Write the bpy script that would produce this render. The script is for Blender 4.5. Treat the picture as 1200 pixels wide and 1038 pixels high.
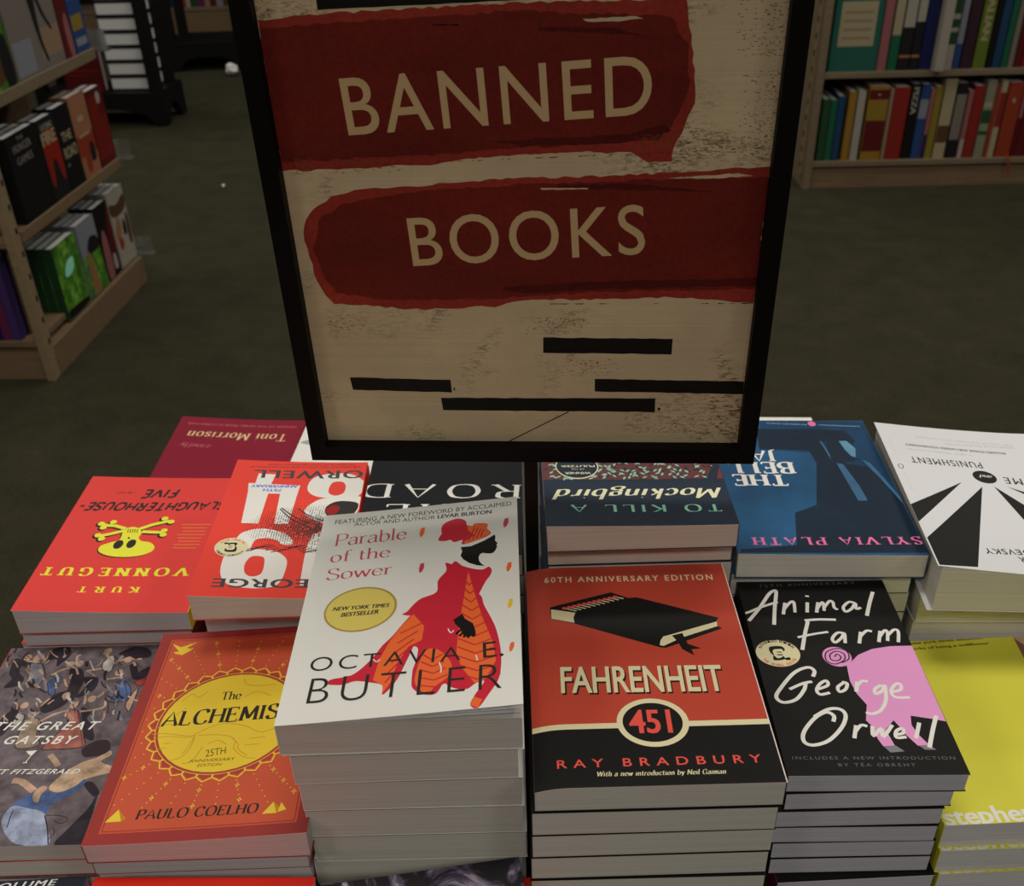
import bpy, math, random
from mathutils import Matrix, Vector
from mathutils.geometry import tessellate_polygon
random.seed(7)
S = bpy.context.scene
COL = S.collection
for o in list(bpy.data.objects): bpy.data.objects.remove(o)

# ---------------------------------------------------------------- camera
HC = 1.25                                   # eye height above the carpet
PITCH, ROLL = math.radians(35.266), math.radians(-1.848)
cd = bpy.data.cameras.new('camera'); cam = bpy.data.objects.new('camera', cd); COL.objects.link(cam)
fw = Vector((0, math.cos(PITCH), -math.sin(PITCH))); up = Vector((0, math.sin(PITCH), math.cos(PITCH))); rt = Vector((1, 0, 0))
r2 = rt*math.cos(ROLL)+up*math.sin(ROLL); u2 = up*math.cos(ROLL)-rt*math.sin(ROLL)
M = Matrix((r2, u2, -fw)).transposed().to_4x4(); M.translation = (0, 0, HC)
cam.matrix_world = M
cd.sensor_fit = 'HORIZONTAL'; cd.sensor_width = 36; cd.lens = 1228.14/1200*36
cd.shift_y = 128.1/1200
cd.clip_start = .02; cd.clip_end = 60
cd.dof.use_dof = True; cd.dof.focus_distance = .68; cd.dof.aperture_fstop = cd.lens*.001/.0025
S.camera = cam
# ---------------------------------------------------------------- world, exposure
wd = bpy.data.worlds.new('world'); S.world = wd; wd.use_nodes = True
wd.node_tree.nodes['Background'].inputs[0].default_value = (1, .93, .82, 1)
wd.node_tree.nodes['Background'].inputs[1].default_value = .12
S.view_settings.view_transform = 'Standard'; S.view_settings.look = 'None'
S.view_settings.exposure = -.75; S.view_settings.gamma = 1; S.view_settings.use_curve_mapping = False
LAMP_W = 30.0
LAMP_COL = (1, .93, .80)
LAMPS = [(x, y) for y in (-1.6, .9, 3.4, 5.9) for x in (-2.6, 0, 2.6)]

# ---------------------------------------------------------------- materials
def lin(c): return tuple(((v/255+.055)/1.055)**2.4 if v > 10 else v/255/12.92 for v in c)
MATS = {}
def mat(name, rgb, rough=.5, spec=.4, k=(1, 1, 1), coat=0):
    m = bpy.data.materials.new(name); m.use_nodes = True; b = m.node_tree.nodes['Principled BSDF']
    c = [min(.95, v/q) for v, q in zip(lin(rgb), k)]
    b.inputs['Base Color'].default_value = (*c, 1); b.inputs['Roughness'].default_value = rough
    b.inputs['Specular IOR Level'].default_value = spec
    if coat: b.inputs['Coat Weight'].default_value = coat; b.inputs['Coat Roughness'].default_value = .3
    MATS[name] = m; return m
KC = (.61, .555, .457)                       # the light a flat cover returns, to turn seen colours into paint colours
COVER = {'ink': (38, 34, 30), 'ink2': (95, 70, 20), 'ink3': (75, 70, 65), 'rose': (165, 55, 65), 'red': (172, 32, 45), 'orange': (205, 88, 38), 'amber': (205, 160, 45),
 'black': (21, 20, 18), 'white': (222, 219, 212), 'parable_white': (192, 186, 170), 'fahr_red': (166, 60, 42), 'cream': (196, 182, 138), 'redf': (205, 72, 58), 'dim': (92, 88, 88), 'pink': (210, 130, 165),
 'grey': (110, 108, 106), 'maroon': (132, 46, 40), 'orangea': (172,72,46), 'yellow': (222, 168, 46), 'yellow2': (170, 110, 30), 'amberline': (178, 128, 30), 'petal': (150, 55, 45),
 'slaugh_red': (192, 54, 48), 'yellows': (215, 195, 50), 'yellow3': (215, 130, 50), 'reds': (200, 56, 42), 'redd': (130, 20, 18), 'blue7': (45, 75, 165), 'road_black': (16, 17, 20),
 'navy': (34, 42, 52), 'maroonm': (110, 45, 45), 'mint': (130, 190, 155), 'cream2': (212, 202, 150), 'maroonl': (92, 48, 45), 'mintl': (135, 175, 150),
 'bell_blue': (26, 64, 90), 'bl1': (18, 50, 74), 'bl2': (52, 92, 118), 'bl3': (16, 30, 42), 'bl4': (52, 86, 110), 'bl5': (80, 118, 132), 'pinkt': (205, 95, 130), 'dimw': (120, 150, 170),
 'crime_white': (191,185,176), 'dimc': (160, 152, 145), 'gatsby_grey': (90,78,77), 'gsuit': (40, 33, 38), 'gskin': (158, 125, 100), 'gskin2': (168, 138, 108), 'ggrey': (110, 105, 108), 'gblue': (66, 82, 112),
 'gblue2': (128, 132, 145), 'gcream': (160, 150, 135), 'gred': (130, 55, 42), 'gtan': (132, 112, 92), 'gpink': (140, 82, 68), 'ghair': (48, 34, 36), 'perks_yellow': (186, 176, 56), 'ptan': (172, 135, 112),
 'pbrown': (115, 75, 58), 'crimson': (112, 14, 34), 'goldtext': (190, 160, 112), 'crimsont': (165, 85, 80), 'plain_red': (178, 30, 18), 'dark_navy': (36, 36, 46), 'leafgrey': (130, 140, 140), 'offwhite': (205, 202, 190), 'spine_yellow': (190, 160, 40),
 'wine': (95, 25, 45), 'inkg': (62, 55, 54), 'seam_shade': (60, 54, 46)}
for n, c in COVER.items(): mat(n, c, rough=.5, spec=.14, k=KC)
def gold_mat(name, rgb, rough):
    m = mat(name, rgb, rough=rough, k=KC); b = m.node_tree.nodes['Principled BSDF']; b.inputs['Metallic'].default_value = .2; return m
gold_mat('gold', (205, 178, 84), .35); gold_mat('goldedge', (160, 130, 60), .35)
mat('card_edge', (200, 195, 182), rough=.7, spec=.2, k=KC)
mat('sign_black', (9, 8, 8), rough=.6, spec=.15); mat('table_wood', (34, 27, 22), rough=.45); mat('black_metal', (18, 18, 18), rough=.4)
mat('black_wood', (18, 18, 20), rough=.5, spec=.25)
mat('wall_paint', (205, 200, 188), rough=.9, spec=.1); mat('ceiling_tile', (225, 222, 214), rough=.95, spec=.1)
mat('clear_plastic', (235, 240, 240), rough=.1)
for n in ('road_black', 'navy'): MATS[n].node_tree.nodes['Principled BSDF'].inputs['Roughness'].default_value = .6
MATS['clear_plastic'].node_tree.nodes['Principled BSDF'].inputs['Transmission Weight'].default_value = .92
def nodes(name, rough=.8, spec=.2):
    m = bpy.data.materials.new(name); m.use_nodes = True; t = m.node_tree; b = t.nodes['Principled BSDF']
    b.inputs['Roughness'].default_value = rough; b.inputs['Specular IOR Level'].default_value = spec; MATS[name] = m
    tc = t.nodes.new('ShaderNodeTexCoord'); mp = t.nodes.new('ShaderNodeMapping'); t.links.new(tc.outputs['Object'], mp.inputs['Vector'])
    return m, t, b, mp
def noise(t, mp, scale, detail=3, rough=.6, dist=0, sc=None):
    if sc:
        q = t.nodes.new('ShaderNodeMapping'); q.inputs['Scale'].default_value = sc; t.links.new(mp.outputs['Vector'], q.inputs['Vector']); mp = q
    n = t.nodes.new('ShaderNodeTexNoise'); n.inputs['Scale'].default_value = scale; n.inputs['Detail'].default_value = detail; n.inputs['Roughness'].default_value = rough; n.inputs['Distortion'].default_value = dist
    t.links.new(mp.outputs['Vector'], n.inputs['Vector']); return n
def ramp(t, src, stops):
    r = t.nodes.new('ShaderNodeValToRGB'); t.links.new(src, r.inputs['Fac']); e = r.color_ramp.elements
    while len(e) < len(stops): e.new(.5)
    for q, (p, c) in zip(e, stops): q.position = p; q.color = (*c, 1)
    return r
def mixc(t, fac, a, b, mode='MIX'):
    m = t.nodes.new('ShaderNodeMix'); m.data_type = 'RGBA'; m.blend_type = mode
    for s, v in ((0, fac), (6, a), (7, b)):
        if hasattr(v, 'is_output'): t.links.new(v, m.inputs[s])
        else: m.inputs[s].default_value = v if s == 0 else (*v, 1)
    return m.outputs[2]
def mul(c, k): return tuple(v*k for v in c)
def page_mat(name, rgb):
    m, t, b, mp = nodes(name, .85, .15); c = tuple(.9*v/q for v, q in zip(lin(rgb), KC))
    n = noise(t, mp, 1, 2, .5, 0, (6, 6, 1500)); r = ramp(t, n.outputs['Fac'], [(.25, mul(c, .84)), (.5, c), (.8, mul(c, 1.06))])
    t.links.new(r.outputs['Color'], b.inputs['Base Color'])
    bp = t.nodes.new('ShaderNodeBump'); bp.inputs['Strength'].default_value = .12; bp.inputs['Distance'].default_value = .0005
    t.links.new(n.outputs['Fac'], bp.inputs['Height']); t.links.new(bp.outputs['Normal'], b.inputs['Normal'])
for n, c in {'pg_grey': (178, 170, 152), 'pg_cream': (182, 174, 156), 'pg_lav': (174, 167, 166), 'pg_tan': (184, 166, 146), 'pg_pink': (180, 167, 157), 'pg_yel': (186, 176, 157), 'pg_white': (192, 185, 174)}.items(): page_mat(n, c)
def wood(name, rgb, axis=(1.5, 20, 20)):
    m, t, b, mp = nodes(name, .55, .25); n = noise(t, mp, 4, 4, .6, .4, axis); c = lin(rgb)
    r = ramp(t, n.outputs['Fac'], [(.3, mul(c, .8)), (.55, c), (.8, mul(c, 1.15))]); t.links.new(r.outputs['Color'], b.inputs['Base Color'])
wood('maple', (124, 103, 81))
wood('maple_pale', (142, 123, 98))
wood('maple_grey', (124, 110, 90))
# carpet: short dark olive loop pile
m, t, b, mp = nodes('carpet', .97, .05)
n1 = noise(t, mp, 190, 3, .7); n2 = noise(t, mp, 9, 5, .7)
c = lin((62, 60, 48)); r1 = ramp(t, n1.outputs['Fac'], [(.3, mul(c, .62)), (.7, mul(c, 1.35))])
r2_ = ramp(t, n2.outputs['Fac'], [(.3, (.78, .78, .8)), (.7, (1.16, 1.16, 1.12))])
t.links.new(mixc(t, 1.0, r1.outputs['Color'], r2_.outputs['Color'], 'MULTIPLY'), b.inputs['Base Color'])
bp = t.nodes.new('ShaderNodeBump'); bp.inputs['Strength'].default_value = .5; bp.inputs['Distance'].default_value = .004; t.links.new(n1.outputs['Fac'], bp.inputs['Height']); t.links.new(bp.outputs['Normal'], b.inputs['Normal'])
# poster: aged paper and dry brushed red paint
m, t, b, mp = nodes('poster_paper', .6, .25)
n1 = noise(t, mp, 6, 5, .65); n2 = noise(t, mp, 1, 5, .75, .8, (190, 190, 620)); n3 = noise(t, mp, 13, 3, .65, .3); n4 = noise(t, mp, 1, 2, .6, 0, (3, 3, 900))
P0 = lin((216, 199, 166))
r1 = ramp(t, n1.outputs['Fac'], [(.3, mul(P0, .78)), (.55, P0), (.8, mul(P0, 1.12))])
sp = ramp(t, n2.outputs['Fac'], [(.48, (0, 0, 0)), (.60, (1, 1, 1))]); pt = ramp(t, n3.outputs['Fac'], [(.50, (0, 0, 0)), (.66, (1, 1, 1))])
fx = mixc(t, 1.0, sp.outputs['Color'], pt.outputs['Color'], 'MULTIPLY')
cc = mixc(t, fx, r1.outputs['Color'], lin((95, 72, 45)))
l4 = ramp(t, n4.outputs['Fac'], [(.35, (.95, .95, .95)), (.65, (1.03, 1.03, 1.03))])
t.links.new(mixc(t, 1.0, cc, l4.outputs['Color'], 'MULTIPLY'), b.inputs['Base Color'])
def paint(name, dark, light):
    m, t, b, mp = nodes(name, .6, .3); n = noise(t, mp, 5, 4, .6, .3, (1, 1, 4)); q = noise(t, mp, 1, 2, .5, 0, (500, 500, 500))
    r = ramp(t, n.outputs['Fac'], [(.3, lin(dark)), (.7, lin(light))]); w = ramp(t, q.outputs['Fac'], [(.3, (.82, .82, .82)), (.7, (1.12, 1.12, 1.12))])
    t.links.new(mixc(t, 1.0, r.outputs['Color'], w.outputs['Color'], 'MULTIPLY'), b.inputs['Base Color'])
paint('paint_red', (98, 24, 18), (126, 36, 26)); paint('paint_edge', (140, 42, 33), (166, 60, 48)); paint('paint_dark', (72, 14, 12), (92, 20, 16))
mat('poster_letters', (208, 182, 138), rough=.6, spec=.2); mat('poster_stain', (112, 86, 54), rough=.6, spec=.2); mat('poster_ink', (22, 21, 20), rough=.6, spec=.2)
# smoky cover and speckled green garden cover
m, t, b, mp = nodes('smoke', .4, .4)
n1 = noise(t, mp, 22, 6, .6, 3.0, (1, .5, 1)); r = ramp(t, n1.outputs['Fac'], [(.46, (.012, .01, .016)), (.53, (.13, .10, .19)), (.60, (.55, .50, .60)), (.66, (.16, .13, .22)), (.74, (.02, .02, .03))]); t.links.new(r.outputs['Color'], b.inputs['Base Color'])
m, t, b, mp = nodes('foliage', .5, .3)
n1 = noise(t, mp, 22, 4, .6); r = ramp(t, n1.outputs['Fac'], [(.3, lin((28, 62, 20))), (.5, lin((70, 130, 40))), (.62, lin((120, 175, 60))), (.75, lin((190, 215, 190)))]); t.links.new(r.outputs['Color'], b.inputs['Base Color'])

def mottle(names, scale, lo, hi, det=4):
    for n in names:
        m = MATS[n]; t = m.node_tree; b = t.nodes['Principled BSDF']; c = tuple(b.inputs['Base Color'].default_value)[:3]
        tc = t.nodes.new('ShaderNodeTexCoord'); q = t.nodes.new('ShaderNodeTexNoise'); q.inputs['Scale'].default_value = scale; q.inputs['Detail'].default_value = det; q.inputs['Roughness'].default_value = .65
        t.links.new(tc.outputs['Object'], q.inputs['Vector']); r = ramp(t, q.outputs['Fac'], [(.32, mul(c, lo)), (.68, mul(c, hi))]); t.links.new(r.outputs['Color'], b.inputs['Base Color'])
mottle([n for n in MATS if n in ('gatsby_grey', 'gsuit', 'gskin', 'gskin2', 'ggrey', 'gblue', 'gblue2', 'gcream', 'gred', 'gtan', 'gpink')], 75, .55, 1.45)
mottle(['bell_blue', 'bl1', 'bl2', 'bl4', 'bl5'], 14, .72, 1.35); mottle(['bl3'], 20, .85, 1.2)
# ---------------------------------------------------------------- mesh helpers
def tag(o, label=None, cat=None, group=None, kind=None):
    if label: o['label'] = label
    if cat: o['category'] = cat
    if group: o['group'] = group
    if kind: o['kind'] = kind
    return o
def empty(name, loc, rz=0, label=None, cat=None, group=None):
    o = bpy.data.objects.new(name, None); COL.objects.link(o); o.location = loc; o.rotation_euler = (0, 0, rz); o.empty_display_size = .02
    return tag(o, label, cat, group)
class MB:
    def __init__(s): s.v = []; s.f = []; s.m = []; s.mats = []
    def mi(s, m):
        if m not in s.mats: s.mats.append(m)
        return s.mats.index(m)
    def face(s, pts, m):
        n = len(s.v); s.v += [tuple(p) for p in pts]; s.f.append(tuple(range(n, n+len(pts)))); s.m.append(s.mi(m))
    def box(s, a, b, m, rot=None, mats=None):
        x0, y0, z0 = a; x1, y1, z1 = b
        c = [Vector(p) for p in ((x0, y0, z0), (x1, y0, z0), (x1, y1, z0), (x0, y1, z0), (x0, y0, z1), (x1, y0, z1), (x1, y1, z1), (x0, y1, z1))]
        if rot: c = [rot @ p for p in c]
        n = len(s.v); s.v += [tuple(p) for p in c]
        names = ('-z', '+z', '-y', '+x', '+y', '-x')
        for k, q in zip(names, ((0, 3, 2, 1), (4, 5, 6, 7), (0, 1, 5, 4), (1, 2, 6, 5), (2, 3, 7, 6), (3, 0, 4, 7))):
            s.f.append(tuple(n+i for i in q)); s.m.append(s.mi((mats or {}).get(k, m)))
    def prism(s, pts, z0, z1, m, axis='z'):
        P3 = (lambda p, z: (p[0], p[1], z)) if axis == 'z' else ((lambda p, z: (p[0], z, p[1])) if axis == 'y' else (lambda p, z: (z, p[0], p[1])))
        n = len(pts); b = len(s.v)
        s.v += [P3(p, z0) for p in pts]+[P3(p, z1) for p in pts]
        tr = tessellate_polygon([[Vector((p[0], p[1], 0)) for p in pts]]); k = s.mi(m)
        for t_ in tr: s.f.append(tuple(b+i for i in t_)); s.m.append(k); s.f.append(tuple(b+n+i for i in t_)); s.m.append(k)
        for i in range(n): s.f.append((b+i, b+(i+1) % n, b+n+(i+1) % n, b+n+i)); s.m.append(k)
    def mesh(s, name):
        me = bpy.data.meshes.new(name); me.from_pydata(s.v, [], s.f)
        for m in s.mats: me.materials.append(MATS[m])
        me.polygons.foreach_set('material_index', s.m); me.update(); return me
def obj(name, me, parent=None, loc=(0, 0, 0), rz=0, bevel=0):
    o = bpy.data.objects.new(name, me.mesh(name) if isinstance(me, MB) else me); COL.objects.link(o); o.location = loc; o.rotation_euler = (0, 0, rz)
    if parent: o.parent = parent
    if bevel:
        b = o.modifiers.new('bevel', 'BEVEL'); b.width = bevel; b.segments = 2; b.limit_method = 'ANGLE'
    return o
# ---------------------------------------------------------------- lettering
# skeleton alphabet for book lettering: advance, strokes (l = straight, c = curve), capital height 10
G = {'A': (9, 'l .3 0 4.5 10 8.7 0;l 2 3.6 7 3.6'), 'B': (7.4, 'l 1 0 1 10;c 1 10 4 10 6 9.2 6 7.6 4.5 5.6 1 5.3;c 1 5.3 4.5 5.3 6.8 4.2 6.8 1.8 4.8 .1 1 0'),
 'C': (8.6, 'c 8 7.8 6.8 9.7 4.8 10.1 2 9 .7 5 2 1 4.8 -.1 7 .4 8.2 2.2'), 'D': (9, 'l 1 0 1 10;c 1 10 4.5 10 7.2 8.6 8.2 5 7.2 1.4 4.5 0 1 0'),
 'E': (7.2, 'l 1 0 1 10;l 1 10 6.3 10;l 1 5.2 5.3 5.2;l 1 0 6.6 0'), 'F': (6.8, 'l 1 0 1 10;l 1 10 6.3 10;l 1 5.2 5.3 5.2'),
 'G': (9, 'c 8 7.8 6.8 9.7 4.8 10.1 2 9 .7 5 2 1 4.8 -.1 7 .3 8 1.2;l 8 .4 8 4.4;l 5.8 4.4 8.6 4.4'), 'H': (8.6, 'l 1 0 1 10;l 7.6 0 7.6 10;l 1 5.2 7.6 5.2'),
 'I': (3, 'l 1.5 0 1.5 10'), 'J': (4.4, 'l 3 10 3 2;c 3 2 2.4 -.2 .4 -1'), 'K': (8, 'l 1 0 1 10;l 7 10 1 4.4;l 3.2 6 7.8 0'), 'L': (6.8, 'l 1 0 1 10;l 1 0 6.4 0'),
 'M': (10.2, 'l .8 0 1.3 10;l 1.3 10 5.1 1.4;l 5.1 1.4 8.9 10;l 8.9 10 9.4 0'), 'N': (8.8, 'l 1 0 1 10;l 1 10 7.7 0;l 7.7 0 7.7 10'),
 'O': (10, 'c 5 10.1 2 9 .7 5 2 1 5 -.1 8 1 9.3 5 8 9 5 10.1'), 'P': (7, 'l 1 0 1 10;c 1 10 4.4 10 6.4 9.1 6.6 7.4 6.2 5.6 4.4 4.7 1 4.7'),
 'R': (7.8, 'l 1 0 1 10;c 1 10 4.4 10 6.2 9.1 6.4 7.5 6 5.9 4.4 5 1 5;l 3.6 5 7.4 0'), 'S': (7, 'c 6 8 5.2 9.7 3.6 10.1 1.6 9.6 .9 7.8 1.8 6.2 4 5 6 3.8 6.5 2.2 5.6 .4 3.6 -.1 1.6 .3 .6 2.2'),
 'T': (8, 'l 4 0 4 10;l .3 10 7.7 10'), 'U': (8.6, 'l 1 10 1 3.4;c 1 3.4 1.8 .8 4.2 -.1 6.6 .8 7.5 3.4;l 7.5 3.4 7.5 10'), 'V': (8.4, 'l .2 10 4.2 0;l 4.2 0 8.2 10'),
 'W': (12, 'l .2 10 3.1 0;l 3.1 0 6 9.6;l 6 9.6 8.9 0;l 8.9 0 11.8 10'), 'X': (8, 'l .6 10 7.4 0;l 7.2 10 .5 0'), 'Y': (8, 'l .3 10 4 4.8;l 7.7 10 4 4.8;l 4 4.8 4 0'), 'Z': (7.6, 'l 1 10 7 10;l 7 10 .7 0;l .7 0 7.2 0'),
 'a': (6, 'c 1.2 5.2 2 6.3 3.2 6.5 4.6 5.9 4.9 4.6;l 4.9 4.6 4.9 1.2;c 4.9 1.2 5.2 .2 6 .2;c 4.9 4 3 3.6 1.2 2.8 .7 1.4 1.6 .1 3 0 4.9 1.4'),
 'b': (6.6, 'l 1.2 10.4 1.2 .2;c 1.2 5 2.6 6.3 4.2 6.5 5.7 5.2 6 3.2 5.5 1.2 4 0 2.3 0 1.2 1'), 'c': (5.6, 'c 5 5.2 4.2 6.3 3 6.5 1.4 5.5 .8 3.2 1.5 1 3.2 -.05 4.6 .4 5.2 1.3'),
 'd': (6.6, 'l 5.4 10.4 5.4 0;c 5.4 5 4.2 6.4 2.8 6.4 1.3 5.3 .8 3.2 1.3 1 2.8 0 4.3 .3 5.4 1.4'), 'e': (6, 'c .9 3.7 5.3 3.7 5 5.5 3.3 6.5 1.6 5.8 .8 3.4 1.4 1 3.3 -.05 4.7 .4 5.3 1.5'),
 'f': (4, 'c 4.2 9.8 3.2 10.4 2.2 9.9 1.7 8.6;l 1.7 8.6 1.7 0;l .4 6.2 3.6 6.2'), 'g': (6, 'c 3 6.5 1.3 5.8 .9 4.4 1.6 2.8 3 2.4 4.6 3 5 4.4 4.4 6 3 6.5;c 1.6 2.7 1 1.6 1.8 .8 4 .5 5.4 -.6 5 -2.2 3 -2.9 .8 -2.3 .7 -.9 2 .7;l 4.4 6 5.8 6.6'),
 'h': (6.4, 'l 1.2 10.4 1.2 0;c 1.2 4.6 2.6 6.2 4 6.4 5.1 5.6 5.3 4;l 5.3 4 5.3 0'), 'i': (2.6, 'l 1.3 6.4 1.3 0;l 1.2 8.6 1.5 8.9'), 'k': (6, 'l 1.2 10.4 1.2 0;l 4.8 6.4 1.2 3;l 2.4 4 5.4 0'), 'l': (2.6, 'l 1.3 10.4 1.3 0'),
 'm': (9.4, 'l 1.2 6.4 1.2 0;c 1.2 4.6 2.4 6.2 3.6 6.4 4.6 5.6 4.7 4;l 4.7 4 4.7 0;c 4.7 4.6 6 6.2 7.1 6.4 8.1 5.6 8.2 4;l 8.2 4 8.2 0'), 'n': (6.4, 'l 1.2 6.4 1.2 0;c 1.2 4.6 2.6 6.2 4 6.4 5.1 5.6 5.3 4;l 5.3 4 5.3 0'),
 'o': (6.6, 'c 3.3 6.5 1.4 5.6 .8 3.2 1.4 .9 3.3 -.1 5.2 .9 5.8 3.2 5.2 5.6 3.3 6.5'), 'p': (6.6, 'l 1.2 6.4 1.2 -3;c 1.2 5 2.6 6.3 4.2 6.5 5.7 5.2 6 3.2 5.5 1.2 4 0 2.3 0 1.2 1'),
 'r': (4.4, 'l 1.2 6.4 1.2 0;c 1.2 4.4 2.2 6 3.2 6.5 4.1 6.1'), 's': (5, 'c 4.2 5.2 3.4 6.4 2.3 6.5 1 5.8 1 4.4 2.4 3.3 4 2.4 4.2 1 3.2 0 1.8 -.05 .7 1.3'), 't': (4, 'l 1.7 8.6 1.7 1.6;c 1.7 1.6 2.3 .1 3.8 .7;l .4 6.2 3.5 6.2'),
 'u': (6.4, 'l 1.1 6.4 1.1 1.8;c 1.1 1.8 2 0 3.4 .1 4.9 1.6;l 5 6.4 5 0'), 'v': (5.8, 'l .3 6.4 2.9 0;l 2.9 0 5.5 6.4'), 'w': (8.6, 'l .3 6.4 2.3 0;l 2.3 0 4.3 6;l 4.3 6 6.3 0;l 6.3 0 8.3 6.4'), 'x': (5.8, 'l .5 6.4 5.3 0;l 5.1 6.4 .4 0'), 'y': (5.8, 'l .3 6.4 3 0;c 5.5 6.4 3 0 1.8 -2.4 .4 -2.8'),
 '-': (5, 'l .6 4.4 4.2 4.4'), '.': (2.4, 'l .9 .3 1.3 .3'), ' ': (3.4, '')}
def crom(p, closed=False, n=6):
    out = []; N = len(p); R = range(N) if closed else range(N-1)
    for i in R:
        g = (lambda k: p[k % N]) if closed else (lambda k: p[min(max(k, 0), N-1)])
        a, b, c, d = g(i-1), g(i), g(i+1), g(i+2)
        for j in range(n):
            t = j/n; t2 = t*t; t3 = t2*t
            out.append(tuple(.5*(2*b[k]+(c[k]-a[k])*t+(2*a[k]-5*b[k]+4*c[k]-d[k])*t2+(3*b[k]-a[k]-3*c[k]+d[k])*t3) for k in (0, 1)))
    if not closed: out.append(tuple(p[-1]))
    return out
def ribbon(p, wf):
    q = []; L = []; Rr = []
    p = [a for i, a in enumerate(p) if i == 0 or (abs(a[0]-p[i-1][0])+abs(a[1]-p[i-1][1])) > 1e-6]
    if len(p) < 2: return []
    for i, a in enumerate(p):
        b = p[min(i+1, len(p)-1)]; c = p[max(i-1, 0)]; dx, dy = b[0]-c[0], b[1]-c[1]; l = math.hypot(dx, dy) or 1; dx /= l; dy /= l; w = wf(dx, dy)/2
        L.append((a[0]-dy*w, a[1]+dx*w)); Rr.append((a[0]+dy*w, a[1]-dx*w))
    return [(L[i], Rr[i], Rr[i+1], L[i+1]) for i in range(len(p)-1)]
def pairs(f): return [(f[i], f[i+1]) for i in range(0, len(f), 2)]
_cap = []
def bfont(txt, off=0, shear=0, sp=1):
    c = bpy.data.curves.new('lettering', 'FONT'); c.body = txt; c.offset = off; c.shear = shear; c.space_character = sp; c.resolution_u = 3 if len(txt) > 12 else 5
    o = bpy.data.objects.new('lettering', c); COL.objects.link(o); dg = bpy.context.evaluated_depsgraph_get(); dg.update(); e = o.evaluated_get(dg); me = e.to_mesh()
    V = [(v.co.x, v.co.y) for v in me.vertices]; F = [[V[i] for i in p.vertices] for p in me.polygons]; e.to_mesh_clear()
    bpy.data.objects.remove(o); bpy.data.curves.remove(c); return F
def letters(font, txt, kw):
    """polygons in font space and the capital height"""
    if font in 'SB':
        if not _cap: _cap.append(max(y for f in bfont('H') for x, y in f))
        return bfont(txt, kw.get('b', 0), kw.get('sh', 0), kw.get('sp', 1)), _cap[0]
    th = kw.get('wt', 1.0)*1.15; sf = kw.get('sf', .9) if font == 'R' else 0; it = kw.get('it', .3 if font == 'M' else 0)+kw.get('sh', 0); mono = font == 'H'
    out = []; x = 0
    def W(dx, dy): return th if mono else th*max(.34, abs(dx*.26-dy*.97))
    for ch in txt:
        adv, st = G[ch]
        for s in st.split(';'):
            if not s: continue
            k, *n = s.split(); p = pairs([float(v) for v in n])
            if mono: p = [(a+random.uniform(-.25, .25), b+random.uniform(-.3, .3)) for a, b in p]
            q = crom(p, n=5) if k == 'c' else p
            P = ribbon(q, W)
            if sf and k == 'l':
                for (a, b), (c, d) in ((p[0], p[-1]), (p[-1], p[0])):
                    if abs(b-d) > abs(a-c)*.5 and any(abs(b-y) < .01 for y in (0, 10, 6.4, 10.4, -3)) and not (ch in 'AVWMvwy' and b in (10, 0) and len([1 for s2 in st.split(';') if '%g %g' % (a, b) in s2.replace(' .', ' 0.')]) > 1):
                        w = sf*(.9+th*.35); x0, x1 = a-w, a+w
                        if ch in 'hbdklmnrpui' and b > 5: x1 = a
                        if ch in 'BDEFLPR' and b == 10: x1 = a
                        if ch in 'BDEL' and b == 0: x1 = a
                        hh = max(.35, th*.3); y0, y1 = (b, b+hh) if b <= 0 else (b-hh, b)
                        P.append([(x0, y0), (x1, y0), (x1, y1), (x0, y1)])
                    if abs(b-d) < .1 and ch in 'EFLTZ' and a > c+2 or (ch in 'TZ' and abs(b-d) < .1 and a < c-2 and b == 10):
                        w = max(.3, th*.35); up_ = 1.7 if b < 5 else -1.7
                        if b == 5.2: P.append([(a-w, b-1.1), (a, b-1.1), (a, b+1.1), (a-w, b+1.1)])
                        else: P.append([(a-w/2, b), (a+w/2, b), (a+w/2, b+up_), (a-w/2, b+up_)])
            out += [[(a+x+b*it, b) for a, b in f] for f in P]
        x += adv*kw.get('tr', 1)+kw.get('gap', .5)
    return out, 10
def place(polys, cap0, x0, y0, x1, y1, cap):
    lo = min(a for f in polys for a, b in f); hi = max(a for f in polys for a, b in f); L = math.hypot(x1-x0, y1-y0); ux, uy = (x1-x0)/L, (y1-y0)/L
    sx, sy = L/(hi-lo), cap/cap0
    return [[(x0+ux*(a-lo)*sx-uy*b*sy, y0+uy*(a-lo)*sx+ux*b*sy) for a, b in f] for f in polys]
def arc_text(txt, cx, cy, r, a0, a1, cap):
    out = []; n = len(txt)
    for i, ch in enumerate(txt):
        if ch == ' ': continue
        a = math.radians(a0+(a1-a0)*i/(n-1)); px, py = cx+r*math.cos(a), cy+r*math.sin(a)
        t = a-math.pi/2 if a0 < 180 else a+math.pi/2
        P, c0 = letters('S', ch, {'b': .02}); w = cap*.75
        out += place(P, c0, px-math.cos(t)*w/2, py-math.sin(t)*w/2, px+math.cos(t)*w/2, py+math.sin(t)*w/2, cap)
    return out
def tess(p): return [[p[i] for i in t] for t in tessellate_polygon([[Vector((a, b, 0)) for a, b in p]])]
def ell(cx, cy, rx, ry, n=40): return [(cx+rx*math.cos(2*math.pi*i/n), cy+ry*math.sin(2*math.pi*i/n)) for i in range(n)]
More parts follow.
